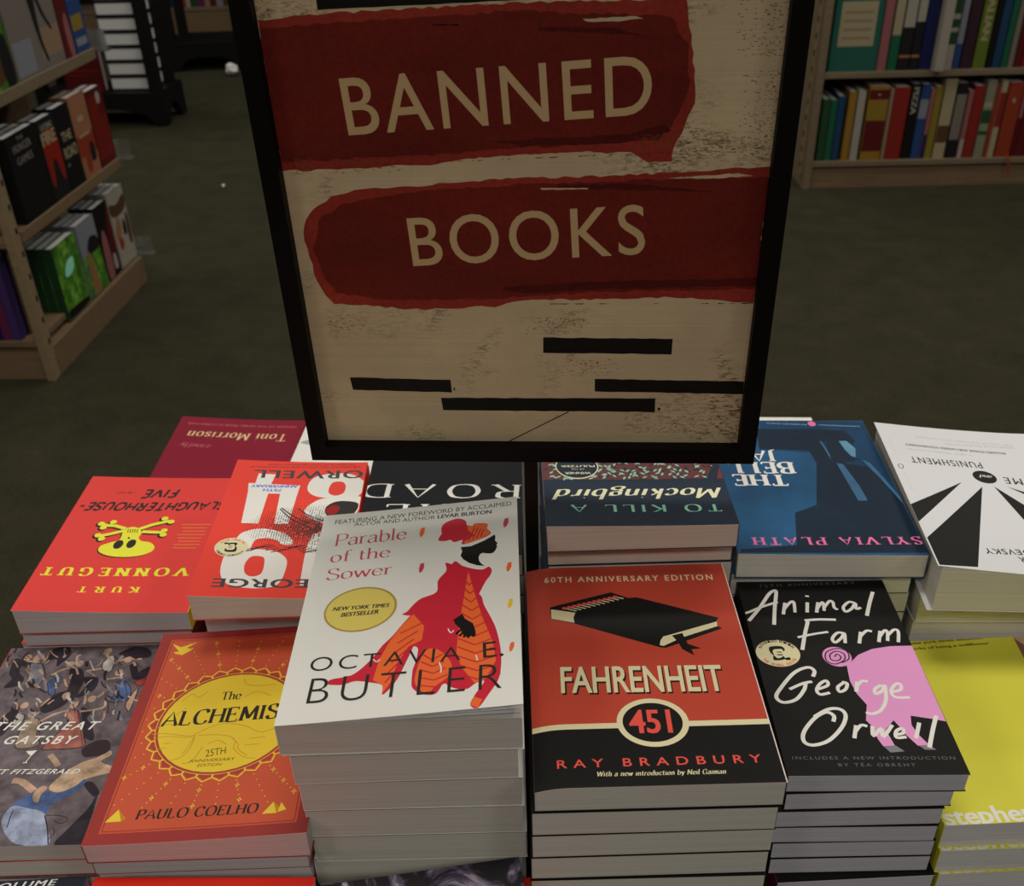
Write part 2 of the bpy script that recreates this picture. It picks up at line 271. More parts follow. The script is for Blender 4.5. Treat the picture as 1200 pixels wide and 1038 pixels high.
def op_polys(o, w, h):
    """one printed mark -> [(material, [polygons])]"""
    k = o[0]
    if k == 'p': return [(o[1], tess(pairs(o[2])))]
    if k == 'c': return [(o[1], tess(crom(pairs(o[2]), True, 5)))]
    if k == 'r': return [(o[1], [[(o[2], o[3]), (o[4], o[3]), (o[4], o[5]), (o[2], o[5])]])]
    if k == 'e': return [(o[1], [ell(*o[2:6])])]
    if k == 'l': return [(o[1], ribbon(pairs(o[3]), lambda a, b: o[2]))]
    if k == 'k': return [(o[1], ribbon(crom(pairs(o[3]), n=5), lambda a, b: o[2]))]
    if k == 't':
        kw = dict(o[9]); b_ = kw.get('b', 0); ex = 0
        if 'M' in o[3] and b_ > 0: kw['b'] = 0; ex = b_*.9
        elif b_ > .014: kw['b'] = .012; ex = (b_-.012)*.9
        P, c = letters(o[1], o[3], kw); lo = min(a for f in P for a, b in f); hi = max(a for f in P for a, b in f)
        Q_ = place(P, c, *o[4:9])
        if not ex: return [(o[2], Q_)]
        L = math.hypot(o[6]-o[4], o[7]-o[5]); s_ = ex*L/(hi-lo); ux, uy = (o[6]-o[4])/L*s_, (o[7]-o[5])/L*s_
        return [(o[2], [[(a+ux*q, b+uy*q) for a, b in f] for f in Q_]) for q in (-1, 1)]
    if k == 'arc': return [(o[1], arc_text(*o[2:9]))]
    if k == 'petals':
        cx, cy, R = o[1:]; out = []; N = 30
        pet = lambda r0, r1, hw, f: [[(cx+r*math.cos(a+d), cy+r*math.sin(a+d)) for r, d in ((r0, -hw), ((r0+r1)/2, -hw*1.05), (r1-f, -hw*.45), (r1, 0), (r1-f, hw*.45), ((r0+r1)/2, hw*1.05), (r0, hw))] for a in [2*math.pi*i/N for i in range(N)]]
        hw = math.pi/N
        out.append(('yellow', pet(R+1, R+8.4, hw*1.02, 1.5))); out.append(('orangea', pet(R+1, R+7.4, hw*.86, 1.5))); out.append(('petal', pet(R+1, R+6.2, hw*.72, 1.4)))
        out.append(('yellow', [ell(cx, cy, R+2.2, R+2.2, 60)])); out.append(('petal', [ell(cx, cy, R+1.7, R+1.7, 60)])); D = []; T = []
        for i in range(32):
            a = 2*math.pi*(i+.5)/32; r = R+10.5; j = 0
            while r < 105:
                x, y = cx+r*math.cos(a), cy+r*math.sin(a)
                if 10.5 < x < w-10.5 and 24 < y < h-11:
                    if i % 2 and j % 3 == 1: D += [[(x-1.9, y), (x-.5, y-.6), (x, y-2.6), (x+.5, y-.6), (x+1.9, y), (x+.5, y+.6), (x, y+2.6), (x-.5, y+.6)]]; T += [[(x-.55, y), (x, y-.8), (x+.55, y), (x, y+.8)]]
                    else: s = .55; D += [[(x-s, y), (x, y-s), (x+s, y), (x, y+s)]]
                r += 4.2 if i % 2 else 5.4; j += 1
        return out+[('yellow', D), ('orangea', T)]
    if k == 'leaves':
        x0, y0, x1, y1 = o[1:]; rr = random.Random(5); A = []; B = []
        for i in range(620):
            x, y, a = rr.uniform(2, x1-2), rr.uniform(y1-70, y1-1.2), rr.choice((.6, 2.4, .9, 2.1, 1.2)); l, wd = 2.7, 1.05; ca, sa = math.cos(a), math.sin(a)
            (A if rr.random() < .62 else B).append([(x-l*ca, y-l*sa), (x+wd*sa, y-wd*ca), (x+l*ca, y+l*sa), (x-wd*sa, y+wd*ca)])
        return [('maroonl', [[(x0, y0), (x1, y0), (x1, y1), (x0, y1)]]), ('navy', B), ('mintl', A)]
    if k == 'eye':
        cx, cy = o[1], o[2]; rr = random.Random(3); A = []
        for i in range(62):
            y = cy-34+i*1.12; off = (i % 2)*.8
            x = 3
            while x < w-3:
                e = ((x-cx)/62)**2+((y-cy)/34)**2; e2 = ((x-cx)/34)**2+((y-cy)/12)**2
                L = 1.15*(1.2-e)
                if L > .2 and rr.random() < .86: hh = .3+.2*max(0, 1-e2*.35); A.append([(x, y+hh), (x+.25*rr.random(), y-hh), (x+L*1.4, y-hh), (x+L*1.4, y+hh)])
                x += 1.9
        for i in range(26):   # lashes and wrinkles
            x = 20+i*2.6; y = cy+26+3*math.sin(i*.7); A += ribbon([(x, y), (x+3+rr.random()*3, y+2.5), (x+7+rr.random()*3, y+2.5+rr.random()*2)], lambda a, b: .9)
        return [('ink', A)]
    raise ValueError(k)
def clip_bins(poly, us):
    """split a polygon at the fold lines u = us, so it follows a curled cover exactly"""
    out = []
    for a, b in zip([-1e9]+us[1:-1], us[1:-1]+[1e9]):
        p = poly
        for lim, sg in ((a, 1), (b, -1)):
            q = []
            for i in range(len(p)):
                c, d = p[i], p[(i+1) % len(p)]; ic, id_ = (c[0]-lim)*sg >= 0, (d[0]-lim)*sg >= 0
                if ic: q.append(c)
                if ic != id_: t = (lim-c[0])/(d[0]-c[0]); q.append((lim, c[1]+(d[1]-c[1])*t))
            p = q
            if len(p) < 3: break
        if len(p) >= 3: out.append(p)
    return out
def clip_rect(p, w, h):
    for ax, lim, sg in ((0, .05, 1), (0, w-.05, -1), (1, .05, 1), (1, h-.05, -1)):
        q = []
        for i in range(len(p)):
            c, d = p[i], p[(i+1) % len(p)]; ic, id_ = (c[ax]-lim)*sg >= 0, (d[ax]-lim)*sg >= 0
            if ic: q.append(c)
            if ic != id_: t = (lim-c[ax])/(d[ax]-c[ax]); q.append(tuple(c[k]+(d[k]-c[k])*t for k in (0, 1)))
        p = q
        if len(p) < 3: return None
    return p
DZ = 7e-6
def layered(ops, w, h):
    """yield (material, polygon, height): a mark lies just above whatever it overlaps"""
    done = []
    for o in ops:
        for m, polys in op_polys(o, w, h):
            if not polys: continue
            xs = [a for p in polys for a, b in p]; ys = [b for p in polys for a, b in p]; bb = (min(xs), max(xs), min(ys), max(ys))
            k = 1+max([l for l, q in done if q[0] < bb[1] and q[1] > bb[0] and q[2] < bb[3] and q[3] > bb[2]] or [0]); done.append((k, bb))
            for i, p in enumerate(polys): yield m, p, k*DZ+(i % 14)*2.5e-7
def print_art(mb, ops, w, h, mp, us=None):
    """lay the printed marks (mm) on a cover; mp(u, v, lift) -> point"""
    for m, p, z in layered(ops, w, h):
        if min(a for a, b in p) < .05 or max(a for a, b in p) > w-.05 or min(b for a, b in p) < .05 or max(b for a, b in p) > h-.05:
            p = clip_rect(p, w, h)
            if not p: continue
        ar = sum(p[i][0]*p[(i+1) % len(p)][1]-p[(i+1) % len(p)][0]*p[i][1] for i in range(len(p)))
        if abs(ar) < 1e-4: continue
        if ar < 0: p = p[::-1]
        for q in (clip_bins(p, us) if us else [p]): mb.face([mp(a, b, z) for a, b in q], m)
ART = {
'parable': [
('t','S','ink','FEATURING A NEW FOREWORD BY ACCLAIMED',8.3,199.2,133.5,200.8,5.2,{}),
('t','S','ink','ACTOR AND AUTHOR',22.4,194.6,79.7,193.7,4.5,{}),
('t','S','ink','LEVAR BURTON',81.5,193.9,119.3,193.2,4.5,{'b': 0.03}),
('t','R','rose','Parable',11.3,171.8,61.0,172.5,13.8,{}),
('t','R','rose','of the',10.7,152.7,51.3,153.0,12.2,{}),
('t','R','rose','Sower',10.6,132.9,54.0,133.2,11.9,{}),
('e','goldedge',37.2,98.9,23.1,22.6),
('e','gold',37.1,98.9,21.7,20.9),
('t','S','ink','NEW YORK TIMES',19.4,99.3,55.4,98.3,3.8,{'b': 0.04, 'sh': 0.2}),
('t','S','ink','BESTSELLER',25.5,92.6,49.1,92.6,3.9,{'b': 0.04, 'sh': 0.2}),
('c','red',(83.4,166.5,84.1,171.1,85.2,174.1,84.8,181.9,87.5,187.5,94.4,191.0,98.9,190.0,101.9,186.0,102.3,182.1,106.2,180.0,108.0,182.5,115.2,181.6,116.9,178.4,116.3,175.2,118.9,168.2,111.6,162.9,101.8,159.0,99.3,160.5,99.8,164.0,94.2,162.6,91.6,165.7,87.9,165.0)),
('p','orange',(102.6,181.4,106.2,179.6,108.0,182.3,115.0,181.7,116.8,178.2,116.3,175.2,118.7,168.5,111.6,163.3,101.8,159.4,100.5,161.4,107.7,168.4,103.2,175.4)),
('l','red',0.90,(103.9,162.3,108.1,178.1)),
('l','red',0.90,(106.6,163.5,110.2,176.8)),
('l','red',0.90,(109.3,164.6,112.2,175.5)),
('l','red',0.90,(112.0,165.8,114.2,174.2)),
('p','black',(98.7,155.8,105.6,155.7,114.1,160.3,121.7,166.6,122.2,163.3,121.8,159.5,123.6,156.2,122.8,154.3,123.3,152.1,122.6,149.8,121.9,147.5,120.5,145.3,118.6,145.0,116.2,145.5,113.8,146.6,112.0,145.5,111.1,142.3,111.4,138.2,112.8,134.7,115.2,131.8,110.4,133.1,104.9,136.8,100.9,141.6,99.0,146.1,100.0,151.0)),
('c','red',(89.3,139.4,93.4,137.6,95.1,140.1,97.0,139.4,100.8,134.2,108.7,129.5,114.1,128.1,117.7,130.4,119.7,127.0,119.0,121.3,116.1,115.1,113.4,107.1,111.2,98.2,111.6,83.7,105.4,81.3,67.3,87.9,67.6,92.3,74.4,103.0,84.6,108.6,85.2,120.9,90.1,130.7)),
('c','red',(65.5,80.2,71.3,89.8,85.1,108.2,110.2,103.6,115.4,89.7,122.1,68.6,125.1,49.1,125.5,35.3,124.1,22.3,118.4,10.3,112.7,0.40,108.3,3.1,111.0,11.4,115.9,21.4,110.8,20.0,106.4,16.3,100.4,17.2,95.8,20.1,92.7,22.7,88.6,14.7,81.1,15.4,75.4,20.9,74.2,27.7,74.6,43.3,76.2,54.6,73.6,57.4,71.7,50.7,68.7,39.7,66.3,31.1,62.4,22.9,58.2,18.1,57.5,25.8,51.1,28.9,41.5,31.5,34.0,29.3,25.2,31.0,27.1,34.8,39.3,37.4,49.0,49.6,54.2,60.6,59.9,69.3)),
('p','orange',(65.5,79.4,71.4,88.5,78.8,75.9,78.0,62.7,70.4,57.9,65.1,44.8,62.0,27.3,58.1,19.2,57.8,25.7,51.6,31.1,53.8,48.9,58.7,64.6)),
('p','orange',(104.5,127.8,108.5,106.6,114.0,79.8,120.7,54.5,122.5,38.0,116.7,23.4,110.8,20.0,102.8,34.4,99.2,48.6,100.4,77.2,102.7,105.0)),
('c','orange',(75.9,29.6,80.3,51.6,88.1,52.7,96.4,39.9,95.7,28.8,88.2,21.2,84.8,16.3,79.3,19.3)),
('l','red',1.00,(85.1,43.9,78.8,50.0)),
('l','red',1.00,(85.1,43.9,91.1,48.0)),
('l','red',1.00,(85.8,37.9,78.7,43.1)),
('l','red',1.00,(85.8,37.9,92.3,41.9)),
('l','red',1.00,(86.4,32.0,78.5,36.3)),
('l','red',1.00,(86.4,32.0,93.6,35.8)),
('l','red',1.00,(87.1,26.2,78.3,29.7)),
('l','red',1.00,(87.1,26.2,94.8,29.8)),
('l','red',1.00,(87.7,20.4,78.1,23.1)),
('l','red',1.00,(87.7,20.4,95.9,24.0)),
('k','parable_white',0.80,(73.6,57.4,72.1,46.0,68.9,36.3,68.1,30.8)),
('k','parable_white',0.80,(76.0,54.7,75.4,45.5,73.4,34.4)),
('k','parable_white',0.80,(49.8,49.5,52.4,46.8,54.1,48.8)),
('k','parable_white',0.80,(89.5,41.0,90.8,36.2,90.7,31.8)),
('k','parable_white',0.80,(110.9,44.4,111.8,39.7)),
('k','parable_white',0.80,(93.5,71.0,95.3,67.0,97.1,69.1)),
('k','red',1.60,(25.6,31.7,34.8,35.4,42.6,35.8)),
('k','red',1.60,(28.1,32.8,39.8,32.9)),
('p','orange',(112.7,0.40,108.3,3.1,110.3,9.4,114.8,6.7)),
('l','red',1.00,(105.5,112.5,108.7,118.4)),
('l','red',1.00,(105.5,112.5,101.9,119.7)),
('l','red',1.00,(106.2,103.6,110.3,109.2)),
('l','red',1.00,(106.2,103.6,101.6,110.8)),
('l','red',1.00,(106.8,94.8,111.9,100.2)),
('l','red',1.00,(106.8,94.8,101.4,102.1)),
('l','red',1.00,(107.5,86.3,113.5,91.3)),
('l','red',1.00,(107.5,86.3,101.1,93.5)),
('l','red',1.00,(108.1,77.9,115.1,82.7)),
('l','red',1.00,(108.1,77.9,100.8,85.1)),
('l','red',1.00,(108.7,69.6,116.6,74.2)),
('l','red',1.00,(108.7,69.6,100.5,76.9)),
('l','red',1.00,(109.4,61.5,118.1,65.9)),
('l','red',1.00,(109.4,61.5,100.3,68.9)),
('l','red',1.00,(110.0,53.6,119.5,57.7)),
('l','red',1.00,(110.0,53.6,100.0,60.9)),
('l','red',1.00,(110.5,45.9,120.9,49.7)),
('l','red',1.00,(110.5,45.9,99.8,53.2)),
('l','red',1.00,(111.1,38.2,122.3,41.9)),
('l','red',1.00,(111.1,38.2,99.5,45.6)),
('l','red',1.00,(111.7,30.8,123.7,34.3)),
('l','red',1.00,(111.7,30.8,99.3,38.1)),
('l','red',1.00,(112.2,23.4,125.1,26.7)),
('l','red',1.00,(112.2,23.4,99.0,30.7)),
('l','red',1.00,(58.9,27.8,68.3,44.3)),
('l','red',1.00,(60.0,36.1,70.0,51.0)),
('l','red',1.00,(61.1,44.5,71.7,57.7)),
('l','red',1.00,(62.2,53.1,73.4,64.6)),
('l','red',1.00,(63.4,61.9,75.2,71.6)),
('l','red',1.00,(64.6,70.9,77.0,78.7)),
('p','black',(96.4,79.1,101.8,84.0,103.6,79.1,108.6,73.8,110.4,65.7,109.7,61.0,107.8,62.3,105.7,61.7,103.4,62.5,101.6,67.7,100.2,71.1,97.8,74.7)),
('k','black',1.70,(101.9,69.1,99.7,67.0,98.8,64.7)),
('k','black',1.70,(103.5,66.9,101.4,64.3,100.8,62.7)),
('k','black',1.70,(105.5,65.6,103.7,62.5,103.1,61.4)),
('k','black',1.70,(107.4,64.8,106.2,61.6,105.3,60.8)),
('k','black',1.70,(108.9,67.2,109.6,63.4,108.7,61.2)),
('p','orange',(69.8,177.7,70.5,183.8,73.0,184.6,73.4,178.9,72.2,174.1,70.5,172.6)),
('p','rose',(71.9,135.7,72.6,141.3,75.0,142.0,75.3,136.8,74.2,132.5,72.5,131.1)),
('p','rose',(127.5,178.7,128.6,184.8,131.1,185.5,131.1,179.8,129.7,175.1,127.9,173.7)),
('p','orange',(129.2,127.2,130.3,132.7,132.6,133.3,132.6,128.3,131.3,124.1,129.6,122.7)),
('p','amber',(129.7,88.7,130.6,93.7,132.9,94.3,132.9,89.7,131.6,85.8,130.0,84.6)),
('p','orange',(130.2,48.0,131.1,52.5,133.3,53.1,133.2,48.9,132.0,45.4,130.5,44.3)),
('t','S','ink','OCTAVIA',12.6,43.3,101.8,41.3,12.3,{'b': -0.006, 'sp': 1.2}),
('t','S','ink','E.',115.1,41.0,127.0,41.4,13.9,{}),
('t','S','ink','BUTLER',15.0,15.6,125.7,13.9,21.6,{'b': -0.014, 'sp': 1.3})],
'fahr': [
('r','card_edge',140.7,0.10,141.3,208.2),
('r','black',0,0,140.7,45.7),
('r','cream',0,45.7,140.7,50.1),
('e','cream',72.1,50.0,21.5,20.3),
('e','black',72.0,50.0,17.9,16.4),
('t','B','redf','451',58.1,41.5,82.8,41.1,18.8,{'b': 0.03}),
('t','S','cream','60TH ANNIVERSARY EDITION',12.9,191.2,131.5,189.0,6.1,{'b': 0.025, 'sp': 1.35}),
('t','B','black','FAHRENHEIT',19.9,76.0,120.6,73.9,23.2,{'b': 0.03}),
('t','B','cream','FAHRENHEIT',19.0,77.6,120.1,75.5,23.3,{'b': 0.022}),
('t','S','redf','RAY BRADBURY',13.4,15.2,130.2,15.4,6.1,{'b': 0.01, 'sp': 1.75}),
('t','R','cream','With a new introduction by Neil Gaiman',35.7,8.2,108.5,7.7,3.5,{'sh': 0.25, 'wt': 1.7, 'gap': 1.2}),
('p','black',(15.4,162.9,58.4,177.8,69.7,170.9,75.8,171.4,128.2,146.5,126.0,143.4,126.0,137.7,128.7,135.3,89.0,117.2,85.7,117.6,31.3,144.6,15.7,150.0)),
('p','cream',(16.1,160.7,32.5,156.2,30.9,150.9,31.2,145.4,16.0,150.5)),
('p','cream',(85.2,120.1,86.3,124.7,88.7,128.7,93.2,130.2,126.2,142.6,125.8,137.7,100.8,127.1,87.7,119.2)),
('l','cream',0.90,(25.3,161.4,33.5,158.0)),
('e','redf',25.3,161.4,1.70,1.30),
('l','cream',0.90,(28.8,162.5,36.7,159.2)),
('e','redf',28.8,162.5,1.70,1.30),
('l','cream',0.90,(32.3,163.6,40.0,160.4)),
('e','redf',32.3,163.6,1.70,1.30),
('l','cream',0.90,(35.8,164.7,43.3,161.6)),
('e','redf',35.8,164.7,1.70,1.30),
('l','cream',0.90,(39.4,165.8,46.6,162.8)),
('e','redf',39.4,165.8,1.70,1.30),
('l','cream',0.90,(42.9,166.9,49.9,164.1)),
('e','redf',42.9,166.9,1.70,1.30),
('l','cream',0.90,(46.5,168.0,53.2,165.3)),
('e','redf',46.5,168.0,1.70,1.30),
('l','cream',0.90,(50.1,169.1,56.6,166.5)),
('e','redf',50.1,169.1,1.70,1.30),
('l','cream',0.90,(53.7,170.2,59.9,167.7)),
('e','redf',53.7,170.2,1.70,1.30),
('l','cream',0.90,(57.2,171.3,63.2,168.9)),
('e','redf',57.2,171.3,1.70,1.30),
('l','cream',0.90,(60.8,172.4,66.6,170.2)),
('e','redf',60.8,172.4,1.70,1.30),
('p','black',(94.4,129.4,101.5,131.6,103.7,120.5,111.6,115.7,105.1,115.0,106.1,108.9,99.2,115.5,97.3,123.0))],
'animal': [
('t','S','dim','75TH ANNIVERSARY',15.3,183.1,85.4,185.9,3.1,{'sp': 1.4}),
('p','pink',(60.9,100.0,67.6,107.4,78.3,113.3,91.4,116.0,105.9,116.3,105.7,44.1,96.3,46.8,85.5,49.4,83.7,41.3,85.3,33.4,89.2,24.4,82.4,23.7,77.6,33.5,75.8,40.4,73.8,45.4,66.8,37.5,68.6,23.9,61.6,23.4,59.9,29.7,59.2,40.6,56.9,45.6,61.0,59.6,57.3,69.6,55.9,81.6,57.5,97.3)),
('e','pink',53.2,105.8,9.5,10.0),
('k','black',0.90,(55.0,99.6,60.6,103.7,60.9,111.2,55.1,114.2,47.1,110.3,45.3,102.1,50.2,98.3,57.2,102.4,58.4,108.4,54.0,111.3,49.0,107.9,48.9,102.5,53.3,102.0,55.7,105.4,53.7,108.3,51.6,105.5)),
('p','grey',(61.8,23.2,69.2,23.9,73.1,19.1,64.6,18.2)),
('p','grey',(83.1,23.7,89.2,24.4,92.4,20.2,85.7,20.3)),
('k','white',2.64,(1.00,144.7,10.6,158.3,20.1,174.2,24.6,178.8,26.2,177.1,21.9,159.4,17.8,140.1)),
('k','white',2.29,(-2.60,153.0,1.80,154.0,12.6,160.1,25.1,165.7)),
('k','white',2.46,(26.4,151.5,30.1,164.6)),
('k','white',2.29,(28.0,157.2,33.9,165.0,36.4,165.0,35.0,153.4)),
('k','white',2.46,(43.5,153.3,46.0,164.8)),
('k','white',2.64,(47.2,171.3,47.7,172.9)),
('k','white',2.46,(50.1,153.1,53.6,164.7)),
('k','white',2.29,(51.6,157.6,56.3,164.6,57.0,162.0,55.8,154.9)),
('k','white',2.29,(56.7,158.8,61.9,165.9,64.1,164.5,63.7,158.7,65.6,156.0)),
('k','white',2.29,(79.7,163.1,75.6,164.8,70.3,159.1,70.6,153.8,75.6,157.1,79.7,163.1,78.8,156.8,82.4,158.3)),
('k','white',2.64,(95.5,176.3,89.9,163.5,84.2,148.9)),
('k','white',2.64,(41.9,143.5,36.5,128.5,31.7,113.1)),
('k','white',2.46,(39.9,144.5,50.0,145.4,61.7,144.9)),
('k','white',2.11,(31.3,126.2,43.4,129.7,53.3,131.7)),
('k','white',2.29,(63.9,130.1,59.3,130.6,54.5,124.6,55.4,120.4,60.8,125.2,63.9,130.1,62.0,119.6)),
('k','white',2.46,(71.4,119.2,75.4,131.4)),
('k','white',2.29,(73.5,126.0,79.4,132.3,83.2,131.7)),
('k','white',2.46,(84.9,120.4,88.9,132.1)),
('k','white',2.29,(86.8,125.8,92.0,132.6,93.4,130.6,91.1,121.5)),
('k','white',2.29,(92.6,127.1,98.5,133.2,101.0,131.4,97.9,120.0)),
('k','white',2.55,(33.0,86.3,35.1,91.9,31.4,95.4,21.2,89.9,9.2,74.5,5.5,67.1,9.0,62.3,17.5,64.8,24.5,73.7,26.8,79.8)),
('k','white',2.29,(15.4,74.5,25.1,79.8,31.4,81.5)),
('k','white',2.29,(33.6,74.2,40.6,77.8,40.7,82.2,36.3,79.6,32.6,73.6,34.0,69.3,40.5,70.9)),
('k','white',2.29,(51.9,80.5,46.8,76.2,46.9,71.7,51.2,74.0,53.4,79.4,50.5,80.8)),
('k','white',2.46,(57.4,71.5,60.4,81.1)),
('k','white',2.29,(58.7,76.1,63.4,81.5,67.2,81.0)),
('k','white',2.38,(75.1,77.6,70.1,74.2,69.1,69.4,74.1,72.2,77.1,77.6,74.2,64.0,68.7,54.7,62.3,51.3,58.7,52.8)),
('k','white',2.29,(80.4,71.2,86.2,73.3,87.2,78.5,83.8,77.9,79.5,71.4,81.2,66.1,89.9,66.0)),
('k','white',2.55,(36.5,44.7,38.0,49.9,33.8,53.1,25.4,47.6,16.6,36.1,14.9,27.9,19.8,24.8,29.9,28.5,40.3,39.4,45.4,49.8,43.3,55.6,35.9,55.7,25.8,49.1)),
('k','white',2.46,(45.9,30.3,49.7,41.3)),
('k','white',2.29,(47.9,35.7,52.6,41.3,56.4,40.4)),
('k','white',2.38,(59.5,40.6,58.0,32.1,64.3,38.5,63.7,31.3,71.9,41.4)),
('k','white',2.29,(71.8,33.1,76.6,34.4,77.2,38.4,72.8,35.9,71.6,30.6,77.6,31.1)),
('k','white',2.46,(89.0,43.2,83.1,29.9)),
('k','white',2.64,(101.3,49.2,95.5,37.2,88.8,22.1)),
('t','S','dim','INCLUDES A NEW INTRODUCTION',5.1,13.2,101.2,12.2,2.40,{'sp': 1.3}),
('t','S','dim','BY TÉA OBREHT',31.0,7.4,76.3,6.9,2.41,{'sp': 1.4}),
('e','cream',14.7,110.0,14.7,13.8),
('c','black',(9.4,112.3,10.0,116.2,14.0,117.3,18.5,116.8,20.0,113.8,18.8,111.8,17.9,114.1,12.9,113.8,11.5,111.5,11.8,107.8,10.3,109.3)),
('c','black',(11.5,107.8,13.2,105.0,15.9,105.3,17.6,106.8,18.5,104.1,14.4,102.7,10.6,103.2)),
('c','black',(14.4,111.3,17.1,111.3,17.1,110.6,14.4,110.6)),
('c','black',(14.1,108.7,17.4,108.7,17.4,107.8,14.1,107.8)),
('c','black',(18.5,104.7,21.5,105.6,21.9,103.2,18.8,102.9)),
('arc','black','AUTHORIZED EDITION',14.7,110.0,11.5,152,28,2.20),
('arc','redf','THE ORWELL ESTATE',14.7,110.0,13.2,212,328,2.20)],
'alch': [
('r','orangea',7.5,8.5,126.1,187.3),
('l','maroon',0.70,(9.0,10.0,124.6,10.0)),
('l','maroon',0.70,(9.0,185.8,124.6,185.8)),
('l','maroon',0.70,(9.0,10.0,9.0,185.8)),
('l','maroon',0.70,(124.6,10.0,124.6,185.8)),
('petals',66.8,99.0,45.5),
('e','yellow',66.8,99.0,45.5,45.5),
('k','amberline',0.55,(17.9,90.4,27.5,90.3,42.1,87.1,47.1,87.8,54.6,93.2,64.3,96.7,78.9,93.5,90.6,86.4,100.5,89.2)),
('k','amberline',0.55,(19.7,86.6,29.9,87.7,42.5,85.6,47.3,87.1)),
('k','amberline',0.55,(47.3,87.1,47.3,79.5,45.5,72.7,41.7,67.3,35.4,65.6)),
('k','amberline',0.55,(49.4,86.9,59.5,86.8,70.3,84.6,75.6,79.4,76.1,72.4,84.3,64.9,91.4,63.2)),
('k','amberline',0.55,(47.4,86.6,45.3,77.4,42.6,70.7)),
('k','amberline',0.55,(72.3,83.3,77.8,76.9,78.7,72.2,85.8,65.9)),
('k','amberline',0.55,(70.0,140.3,73.0,134.1,82.5,131.7,93.3,132.2)),
('k','amberline',0.55,(30.7,120.3,36.2,127.5,41.5,123.9,46.7,129.2)),
('k','amberline',0.55,(73.6,121.5,81.7,125.9,91.6,121.1)),
('k','amberline',0.55,(20.7,96.2,26.9,99.3,32.9,96.3)),
('k','amberline',0.55,(28.0,81.2,33.2,81.2)),
('k','amberline',0.55,(25.8,76.7,30.8,77.2)),
('k','amberline',0.55,(57.8,78.6,64.1,81.4,70.1,77.1)),
('k','amberline',0.55,(84.7,81.0,94.8,82.0)),
('k','amberline',0.55,(54.8,76.6,53.0,69.8,49.4,63.3,44.5,62.6)),
('k','amberline',0.55,(82.3,75.4,92.5,75.7)),
('k','amberline',0.55,(30.2,107.6,35.7,114.2)),
('t','R','ink','The',57.4,119.6,71.4,119.6,7.8,{'wt': 1.5}),
('t','R','ink','ALCHEMIST',21.8,97.3,110.7,98.9,13.3,{'wt': 1.9, 'sh': 0.06, 'gap': 1.3}),
('t','S','ink2','25TH',58.7,67.0,71.4,68.9,6.2,{}),
('t','S','ink2','ANNIVERSARY',48.5,62.9,78.7,62.6,2.50,{'sh': 0.2}),
('t','S','ink2','EDITION',55.1,58.8,70.9,58.6,2.49,{'sh': 0.2}),
('t','R','ink','PAULO COELHO',26.5,18.4,101.2,18.0,7.2,{'wt': 1.9, 'sh': 0.1, 'gap': 1.6}),
('p','yellow',(8.8,17.2,14.5,27.0,18.6,17.4)),
('p','yellow2',(14.5,27.0,21.2,19.2,18.6,17.4)),
('p','yellow',(104.0,16.6,109.7,25.7,112.8,16.7)),
('p','yellow2',(109.7,25.7,116.3,18.5,112.8,16.7)),
('p','yellow',(113.2,17.3,114.6,24.9,118.4,18.9)),
('p','yellow',(9.1,182.9,16.3,178.6,27.5,183.4,20.8,177.3,25.9,175.9,22.8,172.8,19.2,169.7,14.2,171.3,12.2,173.2,15.9,174.0))],
'slaugh': [
('t','H','ink','SLAUGHTERHOUSE-',2.30,40.9,130.6,44.9,11.7,{'wt': 2.1, 'it': 0.3, 'gap': 1.6}),
('t','H','ink','FIVE',49.6,19.8,83.0,22.2,12.6,{'wt': 2.1, 'it': 0.3, 'gap': 1.6}),
('t','R','ink','A NOVEL',87.5,24.6,106.1,25.8,2.85,{'wt': 1.4}),
('t','R','yellows','VONNEGUT',10.8,140.6,129.3,141.9,10.4,{'wt': 2.3, 'sf': 1.3, 'gap': 5.5}),
('t','R','yellows','KURT',44.9,166.1,92.8,166.6,7.1,{'wt': 2.1, 'sf': 1.3, 'gap': 9}),
('l','ink',5.6,(70.5,86.3,60.8,79.0,47.7,72.7)),
('l','ink',5.6,(66.6,89.7,57.7,90.3,48.9,90.4)),
('l','ink',5.6,(81.5,85.5,91.6,81.4,102.6,80.6)),
('l','ink',5.6,(81.7,88.3,91.7,93.7,100.3,97.4)),
('e','ink',52.6,69.1,3.7,3.9),
('e','ink',45.9,74.1,3.7,3.9),
('e','ink',48.3,87.6,3.7,3.9),
('e','ink',47.4,93.9,3.7,3.9),
('e','ink',104.2,78.9,3.7,3.9),
('e','ink',100.8,84.5,3.7,3.9),
('e','ink',101.6,96.3,3.7,3.9),
('e','ink',97.2,101.1,3.7,3.9),
('e','ink',94.8,75.8,3.7,3.9),
('c','ink',(93.6,119.8,94.6,111.9,87.9,106.3,81.8,102.1,82.2,91.8,81.0,85.5,76.4,82.9,70.3,84.9,66.3,91.5,66.7,98.4,63.3,103.5,55.4,105.7,49.9,111.7,50.5,118.7,57.8,124.4,70.3,126.9,83.9,125.6)),
('l','yellows',4.0,(69.8,84.9,60.0,77.6,46.9,71.2)),
('l','yellows',4.0,(65.9,88.3,56.9,88.8,48.1,89.0)),
('l','yellows',4.0,(80.8,84.1,90.8,80.0,101.9,79.2)),
('l','yellows',4.0,(80.9,86.9,91.0,92.3,99.6,96.0)),
('e','yellows',51.7,67.7,2.90,3.1),
('e','yellows',45.1,72.6,2.90,3.1),
('e','yellows',47.5,86.2,2.90,3.1),
('e','yellows',46.6,92.5,2.90,3.1),
('e','yellows',103.4,77.4,2.90,3.1),
('e','yellows',100.1,83.0,2.90,3.1),
('e','yellows',100.9,94.9,2.90,3.1),
('e','yellows',96.5,99.7,2.90,3.1),
('e','yellows',94.1,74.4,2.90,3.1),
